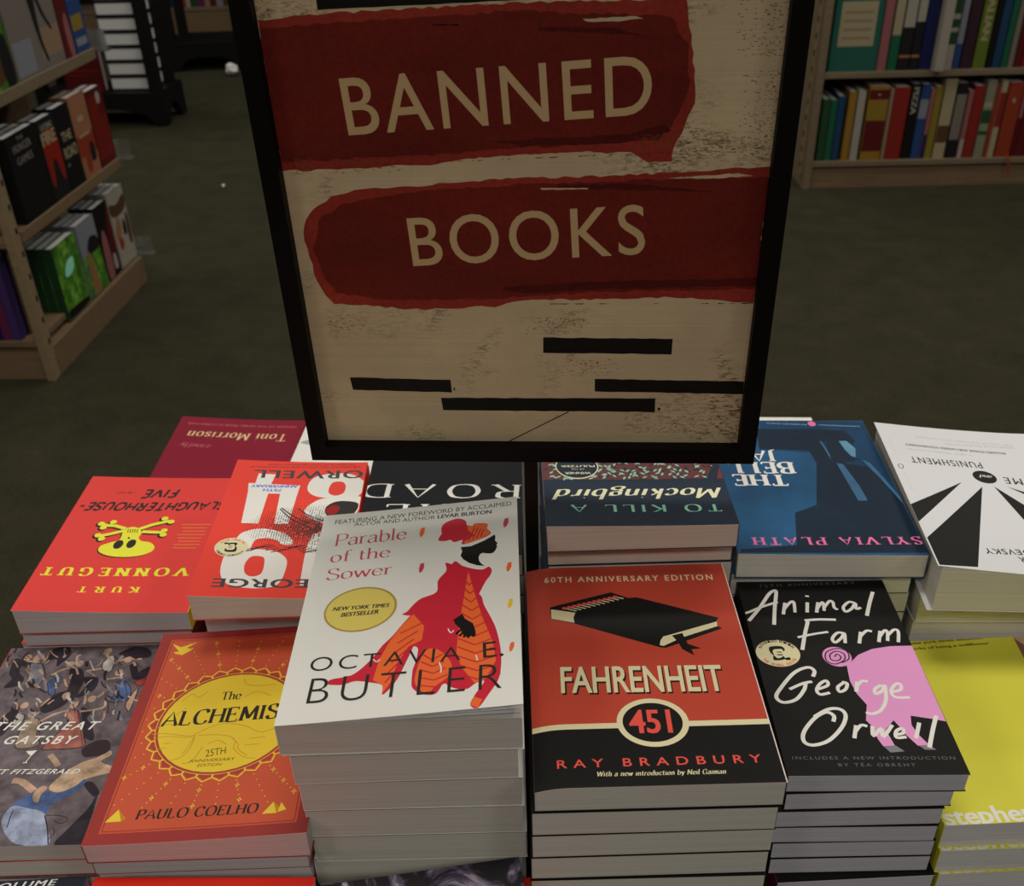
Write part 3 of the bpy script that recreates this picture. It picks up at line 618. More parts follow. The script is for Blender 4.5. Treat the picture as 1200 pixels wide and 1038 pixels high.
('c','yellows',(92.9,118.5,93.9,110.5,87.1,105.0,81.1,100.8,81.5,90.4,80.2,84.0,75.6,81.5,69.6,83.5,65.6,90.1,65.9,97.0,62.6,102.1,54.6,104.3,49.2,110.3,49.7,117.3,57.0,123.1,69.5,125.6,83.2,124.2)),
('e','ink',80.0,107.8,3.9,6.5),
('e','ink',69.6,106.5,3.7,6.4),
('p','ink',(75.0,99.3,72.3,99.2,74.8,95.8)),
('l','ink',0.70,(77.4,90.3,78.2,84.7)),
('l','ink',0.70,(75.5,90.3,76.3,84.7)),
('l','ink',0.70,(73.5,90.2,74.3,84.6)),
('l','ink',0.70,(71.6,90.2,72.4,84.6)),
('l','ink',0.70,(69.6,90.1,70.4,84.5)),
('l','yellow3',0.75,(9.6,76.9,35.3,76.7)),
('l','yellow3',0.75,(12.0,82.1,33.7,81.8)),
('l','yellow3',0.75,(12.3,87.2,32.0,86.9)),
('l','yellow3',0.75,(10.8,92.3,35.0,92.1)),
('l','yellow3',0.75,(13.1,97.3,33.4,97.1)),
('l','yellow3',0.75,(13.5,102.3,31.7,102.0)),
('l','yellow3',0.75,(11.9,107.2,34.7,107.0)),
('l','yellow3',0.75,(14.2,112.1,33.1,111.8))],
'o1984': [
('t','S','ink','THE DEFINITIVE TEXT WITH A NEW INTRODUCTION BY',10.3,2.20,82.4,4.9,2.21,{}),
('t','S','ink','THE DEFINITIVE TEXT WITH A NEW INTRODUCTION BY',4.9,5.9,96.5,9.4,2.21,{}),
('p','white',(87.3,20.9,73.3,21.5,74.6,36.9,51.0,37.7,52.4,94.4,62.8,94.8,65.2,51.1,74.6,51.4,74.8,94.8,87.9,94.8,90.8,50.6,92.8,36.5,87.4,36.3)),
('c','white',(90.6,159.7,92.0,139.4,88.1,131.6,75.4,132.2,70.4,129.1,57.0,130.7,48.1,138.0,45.1,147.4,46.0,165.7,50.0,173.8,60.0,176.7,72.6,176.1,83.9,172.0)),
('c','reds',(75.3,147.3,72.5,138.8,66.7,137.7,62.3,141.3,61.2,157.0,64.6,162.2,69.9,162.4,74.0,157.4)),
('c','white',(87.1,113.9,83.4,106.8,73.0,101.7,61.4,103.4,50.2,109.7,45.0,118.6,46.1,122.1,52.9,121.8,57.0,116.9,65.2,114.2,72.7,116.5,74.6,124.4,75.6,137.0,87.2,139.2,87.6,125.8)),
('c','white',(44.8,38.1,41.1,25.1,28.4,18.6,12.3,19.1,1.60,28.3,-1.20,37.6,2.70,53.7,16.8,56.5,33.6,54.9,42.2,48.4)),
('c','reds',(26.8,37.5,23.8,31.5,17.1,31.7,14.0,38.1,14.7,48.5,20.8,52.6,26.7,48.3)),
('c','white',(42.4,77.2,39.2,66.2,29.8,57.0,14.4,56.4,2.70,53.7,-1.50,60.3,2.20,82.2,7.6,97.1,24.1,93.5,36.6,85.5)),
('c','reds',(24.9,67.9,17.4,61.0,8.7,65.1,9.7,78.2,21.0,80.7,25.9,76.6)),
('p','white',(31.9,108.1,21.7,103.7,21.2,142.9,20.5,173.8,32.3,172.4,33.7,139.5,33.6,124.1)),
('t','S','inkg','GEORGE',10.4,165.0,93.9,166.6,9.9,{'b': 0.025, 'sp': 1.1}),
('t','S','inkg','ORWELL',2.00,13.4,91.1,15.5,12.0,{'b': 0.025, 'sp': 1.1}),
('eye',21.0,99.6,0),
('k','ink',1.10,(61.6,73.5,50.1,88.1,37.2,98.1,22.8,103.8)),
('k','ink',1.10,(60.7,71.8,48.3,84.9,35.6,92.8,22.7,95.1)),
('k','ink',1.10,(47.8,72.0,36.9,83.4,23.3,90.3)),
('c','ink',(26.5,72.3,22.9,64.5,16.3,60.9,6.7,61.7,0.90,65.9,2.70,78.0,11.0,86.8,23.1,82.9)),
('c','redd',(25.6,73.4,20.3,66.6,15.1,70.8,17.7,79.5,23.5,79.7)),
('e','cream',89.0,127.6,12.2,12.3),
('c','black',(84.6,129.6,85.1,132.7,88.4,133.7,92.2,133.2,93.4,130.8,92.4,129.1,91.7,131.0,87.5,130.8,86.3,128.8,86.6,125.8,85.3,127.0)),
('c','black',(86.3,125.8,87.8,123.5,90.0,123.7,91.4,124.9,92.2,122.7,88.8,121.5,85.6,122.0)),
('c','black',(88.8,128.7,91.0,128.7,91.0,128.1,88.8,128.1)),
('c','black',(88.5,126.5,91.2,126.5,91.2,125.8,88.5,125.8)),
('c','black',(92.2,123.2,94.6,123.9,95.0,122.0,92.4,121.7)),
('arc','black','AUTHORIZED EDITION',89.0,127.6,9.5,152,28,1.83),
('arc','redf','THE ORWELL ESTATE',89.0,127.6,11.0,212,328,1.83),
('t','S','blue7','ANNIVERSARY',52.8,37.7,90.0,38.7,3.7,{'b': 0.03}),
('t','S','blue7','75TH',64.8,44.2,79.4,44.3,3.6,{'b': 0.03})],
'road': [
('t','R','white','ROAD',0.10,104.3,129.3,97.7,20.1,{'wt': 1.35, 'gap': 4}),
('t','R','white','THE',26.0,131.4,107.3,129.8,19.4,{'wt': 1.35, 'gap': 4})],
'mock': [
('leaves',0,0,133.5,141.2),
('p','navy',(4.3,121.1,-4.4,121.3,-2.00,143.2,13.4,143.7)),
('p','maroonm',(0.60,126.5,-3.2,126.6,-1.70,142.0,4.6,141.8)),
('e','cream2',107.2,122.0,16.2,18.2),
('e','navy',107.2,122.0,15.4,16.6),
('t','S','cream2','WINNER',97.4,130.2,116.8,130.3,2.90,{'b': 0.03}),
('t','S','cream2','OF THE',101.9,125.2,111.5,125.0,1.80,{}),
('t','S','cream2','PULITZER',93.7,120.4,119.3,120.4,2.60,{'b': 0.03}),
('t','M','cream2','Mockingbird',4.2,154.8,128.2,154.8,13.1,{'wt': 1.7, 'gap': 1.3}),
('t','R','mint','TO KILL A',8.4,176.9,115.2,175.7,9.0,{'wt': 1.7, 'sf': 0.6, 'gap': 4})],
'bell': [
('p','bl1',(87.9,-2.40,-0.60,3.1,-12.9,155.0,-3.3,197.1,14.3,190.9,37.1,70.0,50.9,56.2,96.2,51.0)),
('p','bl3',(52.9,70.1,42.6,70.0,14.2,77.9,1.10,116.7,-6.5,159.6,-3.6,198.1,132.7,200.1,131.5,195.9,90.8,189.9,84.4,146.9,66.0,135.9)),
('p','bl3',(93.6,15.6,47.1,15.2,18.8,18.0,14.2,35.8,16.9,41.6,27.0,35.9,35.5,36.0,45.5,36.0,55.7,52.0,96.1,50.4)),
('p','bl3',(55.7,52.0,45.3,35.5,39.8,36.0,39.2,70.0,53.5,72.9)),
('p','bl3',(38.3,36.0,25.9,34.4,26.5,53.1,20.3,65.7,15.5,65.6,32.2,72.7,41.2,70.0)),
('p','bl3',(38.5,70.0,30.2,69.9,25.8,126.9,26.4,129.4,-0.20,136.3,27.9,146.2,38.5,136.8)),
('p','bl4',(44.0,36.0,41.5,37.5,40.0,57.5,40.6,67.3,41.9,53.3)),
('p','bl5',(27.7,35.9,21.3,35.8,16.9,48.8,19.7,62.9,22.8,61.5,25.9,50.3)),
('p','bl4',(37.4,72.7,32.5,74.0,27.1,106.9,25.7,128.9,32.9,129.4)),
('p','bl2',(15.8,67.0,10.2,72.4,-4.7,143.4,-5.3,159.7,-1.50,141.0,7.9,96.4)),
('t','R','pinkt','SYLVIA PLATH',-0.40,178.1,122.5,180.8,9.3,{'wt': 2.0, 'sf': 1.3, 'gap': 4.2}),
('t','R','white','THE',81.9,91.4,124.5,91.9,16.2,{'wt': 2.3, 'sf': 1.1, 'gap': 2.2}),
('t','R','white','BELL',72.5,71.7,126.0,72.3,17.0,{'wt': 2.3, 'sf': 1.1, 'gap': 2.2}),
('t','R','white','JAR',84.5,53.1,120.4,52.9,16.8,{'wt': 2.3, 'sf': 1.1, 'gap': 2.2}),
('t','S','dimw','HARPERPERENNIAL',4.5,9.3,39.6,6.5,2.23,{}),
('t','S','dimw','MODERNCLASSICS',49.0,6.0,82.7,3.8,2.52,{}),
('e','pinkt',44.3,5.7,3.4,4.3)],
'crime': [
('p','black',(77.1,87.7,127.5,129.5,126.7,152.7)),
('p','black',(62.3,91.9,125.7,172.9,125.6,206.2,98.4,203.9)),
('p','black',(52.9,90.0,44.9,135.7,41.6,163.9,31.4,133.7,37.9,114.2)),
('p','black',(42.6,88.9,32.7,98.4,23.6,111.0,21.2,103.9,31.7,95.3)),
('t','S','ink','PUNISHMENT',52.9,53.3,109.9,54.0,9.6,{'b': 0.015, 'sp': 1.2}),
('t','S','ink','CRIME',6.9,76.5,41.2,74.6,9.6,{'b': 0.015, 'sp': 1.3}),
('t','S','ink','DOSTOEVSKY',28.6,174.2,87.7,179.4,6.4,{'b': 0.012, 'sp': 1.15}),
('t','S','ink','FYODOR',36.3,183.5,65.8,186.7,6.6,{'b': 0.02}),
('e','black',56.0,76.6,9.1,9.6),
('t','R','white','and',49.5,74.0,60.0,73.2,4.6,{'sh': 0.3, 'wt': 1.5}),
('t','S','ink3','RICHARD PEVEAR AND LARISSA VOLOKHONSKY',27.1,34.0,108.5,32.2,3.3,{'b': 0.03}),
('t','S','dimc','A NEW TRANSLATION BY',56.1,41.2,109.0,39.6,2.72,{}),
('t','S','dimc','WINNER OF THE TRANSLATION PRIZE',16.3,23.8,73.8,24.6,2.99,{}),
('t','S','dimc','FOR ONE OF THE FINEST NEW VERSIONS',17.0,19.9,95.9,17.5,2.52,{}),
('k','ink3',0.70,(122.5,70.3,120.7,68.1,118.9,69.3,119.0,72.7,120.8,75.4,122.5,74.2,122.5,70.8)),
('l','dimc',0.50,(120.8,28.2,119.6,27.4)),
('l','dimc',0.50,(120.8,31.3,119.6,30.6)),
('l','dimc',0.50,(120.8,34.5,119.6,33.8)),
('l','dimc',0.50,(120.8,37.6,119.6,36.9)),
('l','dimc',0.50,(120.8,40.7,119.6,40.0)),
('l','dimc',0.50,(120.8,43.8,119.7,43.1)),
('l','dimc',0.50,(120.8,46.9,119.7,46.2)),
('l','dimc',0.50,(120.8,49.9,119.7,49.2)),
('l','dimc',0.50,(120.8,53.0,119.7,52.3)),
('l','dimc',0.50,(120.8,56.0,119.7,55.3)),
('l','dimc',0.50,(120.9,59.0,119.7,58.3)),
('l','dimc',0.50,(120.9,62.0,119.7,61.3)),
('l','dimc',0.50,(120.6,83.3,119.5,82.6)),
('l','dimc',0.50,(120.6,86.4,119.5,85.7)),
('l','dimc',0.50,(120.6,89.4,119.5,88.8)),
('l','dimc',0.50,(120.6,92.5,119.5,91.8)),
('l','dimc',0.50,(120.6,95.5,119.5,94.9)),
('l','dimc',0.50,(120.6,98.5,119.5,97.9)),
('l','dimc',0.50,(120.6,101.5,119.5,100.9)),
('l','dimc',0.50,(120.6,104.5,119.5,103.8)),
('l','dimc',0.50,(120.6,107.4,119.5,106.8))],
'gatsby': [
('c','gsuit',(7.3,183.6,17.9,180.8,29.0,176.4,20.6,173.6,16.0,174.6,16.5,167.5,23.1,159.6,20.3,152.2,11.5,151.0,14.2,159.9,9.1,167.8)),
('k','ghair',0.70,(7.3,183.6,17.9,180.8,29.0,176.4,20.6,173.6,16.0,174.6,16.5,167.5,23.1,159.6,20.3,152.2,11.5,151.0,14.2,159.9,9.1,167.8,7.3,183.6)),
('k','ghair',0.45,(17.9,180.8,18.2,173.1,16.5,167.5)),
('e','gskin',16.9,184.8,3.0,3.6),
('k','gskin',1.80,(17.9,180.8,28.1,178.8)),
('c','ggrey',(22.0,176.7,31.1,176.3,38.3,162.0,35.8,151.5,26.8,159.4)),
('k','ghair',0.70,(22.0,176.7,31.1,176.3,38.3,162.0,35.8,151.5,26.8,159.4,22.0,176.7)),
('k','ghair',0.45,(31.1,176.3,35.7,168.2,38.3,162.0)),
('e','gskin',24.8,183.7,3.0,3.6),
('k','gskin',1.80,(36.2,162.1,41.8,155.1)),
('c','gsuit',(34.5,193.8,43.9,197.5,49.7,186.7,44.9,175.7,43.4,174.2,40.6,182.3,32.1,179.4,30.2,181.9)),
('k','ghair',0.70,(34.5,193.8,43.9,197.5,49.7,186.7,44.9,175.7,43.4,174.2,40.6,182.3,32.1,179.4,30.2,181.9,34.5,193.8)),
('k','ghair',0.45,(43.9,197.5,44.6,184.7,43.4,174.2)),
('c','gblue',(43.1,154.3,48.8,161.6,52.4,159.9,49.3,154.0,53.0,142.0,48.4,142.1)),
('k','ghair',0.70,(43.1,154.3,48.8,161.6,52.4,159.9,49.3,154.0,53.0,142.0,48.4,142.1,43.1,154.3)),
('k','ghair',0.45,(48.8,161.6,50.0,156.9,49.3,154.0)),
('e','gskin',53.4,175.4,3.0,3.6),
('k','gskin',1.80,(43.0,163.4,48.4,168.6,54.8,171.4)),
('c','gsuit',(55.0,169.1,63.8,169.5,69.7,157.7,70.0,147.2,69.9,138.4,64.7,135.7,60.7,138.7,60.8,153.6)),
('k','ghair',0.70,(55.0,169.1,63.8,169.5,69.7,157.7,70.0,147.2,69.9,138.4,64.7,135.7,60.7,138.7,60.8,153.6,55.0,169.1)),
('k','ghair',0.45,(63.8,169.5,67.8,152.8,69.9,138.4)),
('e','gskin',60.6,175.9,3.0,3.6),
('k','gskin',1.80,(57.7,175.2,56.1,184.8,58.3,186.3)),
('c','gsuit',(67.1,159.4,79.6,158.9,81.4,146.8,75.5,139.6,69.9,138.4,74.2,150.0)),
('k','ghair',0.70,(67.1,159.4,79.6,158.9,81.4,146.8,75.5,139.6,69.9,138.4,74.2,150.0,67.1,159.4)),
('k','ghair',0.45,(79.6,158.9,78.4,148.2,75.5,139.6)),
('k','gskin',1.80,(68.7,167.0,80.4,169.6)),
('c','gcream',(78.4,176.0,82.9,185.3,86.5,180.4,87.7,166.2,80.9,168.0)),
('k','ghair',0.70,(78.4,176.0,82.9,185.3,86.5,180.4,87.7,166.2,80.9,168.0,78.4,176.0)),
('k','ghair',0.45,(82.9,185.3,85.7,181.8,86.5,180.4)),
('e','gskin',78.2,190.4,3.0,3.6),
('c','gsuit',(87.8,186.7,98.4,194.4,110.1,190.7,113.4,182.5,102.5,179.7,94.4,182.4)),
('k','ghair',0.70,(87.8,186.7,98.4,194.4,110.1,190.7,113.4,182.5,102.5,179.7,94.4,182.4,87.8,186.7)),
('k','ghair',0.45,(98.4,194.4,106.8,187.4,113.4,182.5)),
('e','gskin',97.4,179.1,3.0,3.6),
('k','gskin',1.80,(86.3,174.1,94.2,179.3,107.8,179.5)),
('c','gsuit',(100.6,171.9,104.9,174.9,109.1,163.8,112.4,166.8,116.8,169.7,116.7,158.9,108.2,156.2)),
('k','ghair',0.70,(100.6,171.9,104.9,174.9,109.1,163.8,112.4,166.8,116.8,169.7,116.7,158.9,108.2,156.2,100.6,171.9)),
('k','ghair',0.45,(104.9,174.9,109.6,169.8,112.4,166.8)),
('c','gblue',(95.0,152.2,101.3,155.0,109.6,144.2,109.5,133.9,104.3,131.3,97.7,133.0,98.7,143.1)),
('k','ghair',0.70,(95.0,152.2,101.3,155.0,109.6,144.2,109.5,133.9,104.3,131.3,97.7,133.0,98.7,143.1,95.0,152.2)),
('k','ghair',0.45,(101.3,155.0,106.3,143.4,109.5,133.9)),
('e','gskin',94.4,164.4,3.0,3.6),
('k','gskin',1.80,(86.3,157.1,98.7,158.9)),
('c','gskin',(109.8,129.6,112.6,144.1,114.7,144.0,114.9,122.3,111.0,125.3)),
('k','ghair',0.70,(109.8,129.6,112.6,144.1,114.7,144.0,114.9,122.3,111.0,125.3,109.8,129.6)),
('k','ghair',0.45,(112.6,144.1,114.5,143.1,114.7,144.0)),
('c','gred',(109.0,153.2,117.1,157.4,117.1,149.8,113.4,148.5)),
('k','ghair',0.70,(109.0,153.2,117.1,157.4,117.1,149.8,113.4,148.5,109.0,153.2)),
('k','ghair',0.45,(117.1,157.4,118.0,152.7,117.1,149.8)),
('c','gsuit',(47.4,127.7,53.0,140.5,61.7,144.6,65.7,135.6,61.6,127.2,52.5,121.9)),
('k','ghair',0.70,(47.4,127.7,53.0,140.5,61.7,144.6,65.7,135.6,61.6,127.2,52.5,121.9,47.4,127.7)),
('k','ghair',0.45,(53.0,140.5,60.3,137.2,65.7,135.6)),
('e','gskin',62.2,140.1,3.0,3.6),
('k','gskin',1.80,(46.9,129.2,50.9,137.7)),
('c','gsuit',(22.6,114.6,25.3,122.9,30.2,128.4,33.5,117.0,32.2,110.1,30.0,100.7,28.0,100.8)),
('k','ghair',0.70,(22.6,114.6,25.3,122.9,30.2,128.4,33.5,117.0,32.2,110.1,30.0,100.7,28.0,100.8,22.6,114.6)),
('k','ghair',0.45,(25.3,122.9,30.4,119.0,33.5,117.0)),
('e','gskin',34.5,130.4,3.0,3.6),
('c','gcream',(32.4,122.6,38.5,119.6,38.6,111.2,32.7,111.5)),
('k','ghair',0.70,(32.4,122.6,38.5,119.6,38.6,111.2,32.7,111.5,32.4,122.6)),
('k','ghair',0.45,(38.5,119.6,39.5,114.5,38.6,111.2)),
('c','gtan',(40.1,115.3,49.5,116.4,54.0,109.3,54.5,99.8,59.9,90.3,52.6,86.6,43.4,88.3,40.7,105.7)),
('k','ghair',0.70,(40.1,115.3,49.5,116.4,54.0,109.3,54.5,99.8,59.9,90.3,52.6,86.6,43.4,88.3,40.7,105.7,40.1,115.3)),
('k','ghair',0.45,(49.5,116.4,55.7,102.3,59.9,90.3)),
('e','gskin',43.5,120.8,3.0,3.6),
('k','gskin',1.80,(52.5,113.5,60.1,120.2,68.6,124.1)),
('c','gsuit',(77.8,126.6,86.2,122.0,85.5,115.0,92.1,106.5,97.4,92.9,89.3,97.2,84.3,109.5)),
('k','ghair',0.70,(77.8,126.6,86.2,122.0,85.5,115.0,92.1,106.5,97.4,92.9,89.3,97.2,84.3,109.5,77.8,126.6)),
('k','ghair',0.45,(86.2,122.0,90.0,113.3,92.1,106.5)),
('e','gskin',82.8,135.7,3.0,3.6),
('k','gskin',1.80,(78.2,122.3,88.5,124.0,94.7,126.6,93.7,133.1)),
('c','gpink',(67.6,121.3,75.7,123.8,83.3,109.6,89.7,95.8,91.8,86.5,70.5,84.7,63.2,86.2,70.3,101.9,73.9,108.6)),
('k','ghair',0.70,(67.6,121.3,75.7,123.8,83.3,109.6,89.7,95.8,91.8,86.5,70.5,84.7,63.2,86.2,70.3,101.9,73.9,108.6,67.6,121.3)),
('k','ghair',0.45,(75.7,123.8,84.8,103.9,91.8,86.5)),
('e','gskin',71.3,129.7,3.0,3.6),
('k','gsuit',0.63,(14.4,187.5,17.2,185.8,20.4,182.4)),
('k','gsuit',1.76,(99.1,187.8,101.5,181.9,104.0,179.5)),
('k','gsuit',1.03,(7.5,144.7,10.5,141.3,12.2,139.5)),
('k','gcream',1.31,(103.3,123.1,103.0,120.8,104.3,118.2)),
('k','gskin',0.61,(23.1,122.1,24.9,116.2,27.2,111.8)),
('k','gskin',1.20,(42.2,133.9,42.8,131.9,45.4,128.4)),
('k','gskin',1.33,(78.5,189.9,79.6,186.5,79.5,184.8)),
('k','ggrey',0.99,(21.6,141.7,20.9,139.2,20.3,138.4)),
('k','gsuit',1.59,(37.4,149.9,41.4,146.6,46.2,143.9)),
('k','gsuit',0.66,(86.2,183.0,90.9,176.3,93.8,172.7)),
('k','gtan',1.55,(45.3,119.0,47.2,114.0,50.8,109.8)),
('k','gsuit',1.06,(93.9,168.8,92.9,167.2,95.4,162.2)),
('k','gsuit',1.22,(27.4,133.1,29.7,128.8,32.3,127.3)),
('k','gsuit',1.45,(-1.00,191.6,1.00,185.9,2.50,180.8)),
('k','gcream',1.51,(22.0,192.9,24.8,189.2,29.9,183.0)),
('k','gcream',1.76,(48.6,154.7,49.6,153.3,51.7,148.6)),
('k','gskin',0.80,(20.8,175.8,22.5,171.7,25.4,170.9)),
('k','gsuit',1.29,(75.2,116.1,72.9,114.7,73.2,111.3)),
('k','ggrey',1.72,(105.8,121.5,109.7,115.6,112.2,111.9)),
('k','gcream',1.94,(62.7,141.5,65.5,136.0,69.2,133.8)),
('k','gsuit',1.56,(28.2,119.5,31.6,117.5,35.3,115.4)),
('k','gsuit',0.62,(41.9,163.0,46.2,160.4,49.7,155.1)),
('k','ghair',0.83,(96.3,130.5,98.6,124.1,99.6,119.9)),
('k','gsuit',0.65,(69.8,131.5,72.7,126.1,75.2,120.8)),
('k','gtan',1.87,(98.2,143.7,99.1,141.7,101.3,138.7)),
('k','gskin',1.14,(22.3,120.3,26.3,116.4,28.1,115.0)),
('k','gskin',1.32,(32.3,189.0,32.3,182.5,31.6,178.8)),
('k','gskin',1.90,(75.0,188.1,78.7,185.4,83.3,179.7)),
('k','gskin',1.29,(58.6,163.8,58.4,160.9,59.0,158.3)),
('k','gtan',0.76,(104.8,135.7,107.0,133.4,107.5,131.8)),
('k','ghair',1.67,(59.0,152.0,62.9,148.3,64.1,145.6)),
('k','ggrey',1.70,(77.8,144.4,77.4,140.6,75.8,139.9)),
('k','gskin',1.68,(54.7,158.5,57.2,153.5,59.9,149.7)),
('k','gsuit',1.00,(1.90,189.8,2.50,188.4,1.60,184.8)),
('k','gsuit',1.06,(92.1,138.8,95.5,137.4,100.3,133.6)),
('k','gsuit',1.72,(100.1,144.0,101.2,138.6,99.8,136.6)),
('k','gsuit',1.66,(20.4,148.6,22.4,145.8,23.2,140.4)),
('k','gskin',1.79,(76.7,139.4,78.6,133.2,78.8,129.7)),
('k','gskin',1.35,(26.3,155.7,28.2,153.0,30.1,150.0)),
('k','ggrey',1.18,(89.0,152.0,91.1,148.0,96.3,141.7)),
('k','gcream',1.47,(65.0,138.5,66.4,135.9,70.3,130.3)),
('k','ggrey',1.85,(22.7,188.2,25.4,186.9,27.7,183.0)),
('k','gtan',1.55,(20.7,171.1,26.0,165.5,29.8,163.3)),
('k','gsuit',1.93,(30.0,152.9,30.9,152.2,34.5,149.9)),
('k','gsuit',1.62,(100.5,140.9,102.1,134.9,102.0,132.2)),
('k','gtan',0.82,(102.3,135.1,102.0,132.1,102.8,127.2)),
('k','gskin',1.32,(33.5,154.0,36.2,152.4,39.1,149.2)),
('k','gskin',1.83,(35.2,181.1,33.6,178.0,33.2,178.3)),
('k','ghair',0.92,(6.5,183.4,5.4,177.2,5.6,174.1)),
('k','gcream',1.07,(69.1,124.0,68.4,120.5,69.3,117.2)),
('k','gcream',1.44,(20.4,157.1,23.0,151.5,27.6,146.7)),
('k','ggrey',1.48,(38.8,127.2,41.9,122.1,44.9,119.4)),
('k','gsuit',1.45,(107.5,122.0,108.7,115.2,108.8,111.9)),
('k','gtan',1.76,(27.1,188.8,29.3,185.3,31.7,178.2)),
('k','gskin',0.76,(70.7,166.1,75.8,162.1,77.6,160.5)),
('k','gtan',1.94,(42.6,195.0,45.6,187.3,45.3,183.4)),
('k','gskin',1.74,(7.6,140.4,9.2,138.4,12.1,135.7)),
('k','gtan',1.81,(54.5,191.7,52.7,188.7,51.5,187.2)),
('k','gsuit',1.27,(92.2,136.6,95.4,132.4,97.8,131.5)),
('k','gcream',1.05,(48.2,123.1,46.6,120.4,44.9,116.1)),
('k','gsuit',1.46,(43.7,192.5,46.1,187.8,48.3,186.6)),
('k','gskin',1.54,(89.5,143.1,88.9,140.1,86.3,137.2)),
('k','gsuit',0.73,(8.0,168.3,6.0,167.7,5.0,164.1)),
('k','gsuit',1.87,(83.8,167.2,84.6,160.3,86.7,155.9)),
('k','gsuit',1.55,(26.6,138.1,26.1,135.8,26.6,134.1)),
('k','gsuit',0.84,(76.0,134.9,74.9,129.4,74.2,127.2)),
('k','gskin',1.59,(109.3,137.5,114.4,133.7,118.0,132.3)),
('k','gtan',1.29,(2.40,180.0,3.3,177.4,5.3,174.2)),
('k','gskin',0.91,(31.8,192.5,35.7,188.0,40.8,184.0)),
('k','gsuit',1.92,(25.5,145.3,26.8,142.6,29.9,138.8)),
('k','gskin',1.91,(101.8,174.9,103.0,174.9,105.2,171.5)),
('k','gcream',1.46,(40.4,137.5,42.2,137.0,46.0,133.1)),
('k','gcream',0.90,(76.0,157.1,74.2,153.5,72.9,150.5)),
('k','gsuit',0.85,(-7.2,190.5,-6.2,187.1,-6.1,184.6)),
('k','gtan',0.79,(72.2,135.8,71.9,134.8,74.5,131.4)),
('k','gsuit',1.62,(30.0,159.9,32.3,155.2,31.6,153.0)),
('k','gtan',0.64,(74.9,147.4,75.1,143.6,76.7,140.4)),
('k','gtan',0.87,(94.3,152.7,97.5,149.9,102.3,147.5)),
('k','gsuit',1.59,(25.8,129.1,27.8,124.3,31.2,121.8)),
('k','gskin',0.89,(6.8,181.8,9.8,178.5,13.5,173.5)),
('k','gcream',0.66,(87.8,117.9,91.0,113.1,94.7,109.1)),
('k','gcream',1.70,(98.2,163.1,97.0,161.3,98.7,157.2)),
('k','gsuit',2.00,(67.2,177.7,65.5,176.8,67.5,172.0)),
('k','gskin',1.53,(33.1,153.3,36.4,151.2,39.1,149.3)),
('k','gsuit',1.85,(65.9,138.7,68.3,136.2,68.4,134.0)),
('k','gtan',1.50,(61.4,140.8,61.7,136.5,63.0,135.4)),
('k','gskin',1.43,(25.6,134.4,28.6,131.5,30.3,126.4)),
('k','ggrey',2.00,(39.2,157.8,41.8,153.6,45.2,146.0)),
('k','gtan',1.62,(73.8,117.8,75.7,114.9,75.5,111.8)),
('k','gskin',1.59,(31.4,170.3,34.1,166.8,36.2,164.2)),
('k','ghair',1.72,(40.3,126.9,42.4,124.4,44.6,124.1)),
('k','gsuit',0.67,(7.3,188.5,13.9,184.4,17.1,183.4)),
('k','gcream',1.14,(67.4,179.1,71.7,171.8,74.2,168.0)),
('k','gsuit',0.68,(48.3,153.4,50.4,150.2,53.8,150.5)),
('k','gskin',1.31,(54.7,135.6,53.6,134.5,51.5,131.0)),
('k','gskin',1.91,(26.8,187.6,29.8,183.8,32.5,181.8)),
('k','gsuit',0.73,(31.7,188.2,33.1,186.8,37.5,182.4)),
('k','gcream',1.54,(44.5,166.1,48.6,160.9,50.9,155.1)),
('k','gtan',1.76,(91.5,184.4,90.5,180.3,88.6,175.7)),
('k','gcream',1.00,(88.7,123.7,88.6,121.2,90.3,115.5)),
('k','gsuit',1.69,(100.1,142.0,102.7,138.3,106.5,134.8)),
('k','ggrey',1.81,(100.7,156.7,100.2,151.9,101.7,148.5)),
('k','gsuit',1.07,(83.8,155.0,86.3,150.7,90.4,146.6)),
('k','ggrey',1.09,(56.8,183.1,59.5,178.0,61.6,174.9)),
('k','gskin',1.43,(96.5,121.9,97.9,116.0,97.6,112.8)),
('k','gtan',1.03,(68.5,126.9,68.2,122.3,69.3,119.8)),
('k','gtan',0.92,(76.7,180.7,76.8,175.6,74.9,171.9)),
('k','ggrey',1.72,(-8.3,187.8,-5.3,183.2,-0.40,179.4)),
('k','ghair',1.94,(4.1,196.2,3.8,194.2,3.9,190.8)),
('k','gskin',1.52,(26.9,162.3,27.6,159.4,27.0,157.3)),
('k','gsuit',1.83,(16.1,191.3,14.0,188.1,13.3,182.6)),
('k','gsuit',1.78,(27.5,155.7,31.4,152.7,33.3,152.2)),
('k','gsuit',0.84,(76.2,158.6,73.6,154.7,73.0,151.6)),
('k','gtan',1.21,(70.2,121.0,72.6,118.1,74.0,113.6)),
('k','gskin',1.70,(57.1,172.3,60.3,169.2,63.3,163.3)),
('k','gcream',1.53,(48.4,179.1,51.6,176.4,57.4,171.2)),
('c','gsuit',(101.5,0.70,106.0,13.1,113.3,28.6,116.8,40.0,119.2,-0.40,115.9,-0.80)),
('c','gsuit',(104.2,51.2,109.0,53.4,117.1,43.6,114.1,40.1)),
('c','gskin2',(81.3,48.4,83.9,56.7,87.4,62.8,95.8,71.2,105.6,75.9,112.2,82.1,114.8,78.2,109.2,72.0,118.8,66.6,119.3,61.6,109.3,58.3,103.0,54.9,97.6,49.0,89.1,44.5)),
('c','ghair',(92.3,83.5,95.7,89.2,102.3,92.7,108.9,91.4,112.3,83.4,108.6,78.4,102.5,76.7,95.8,76.9)),
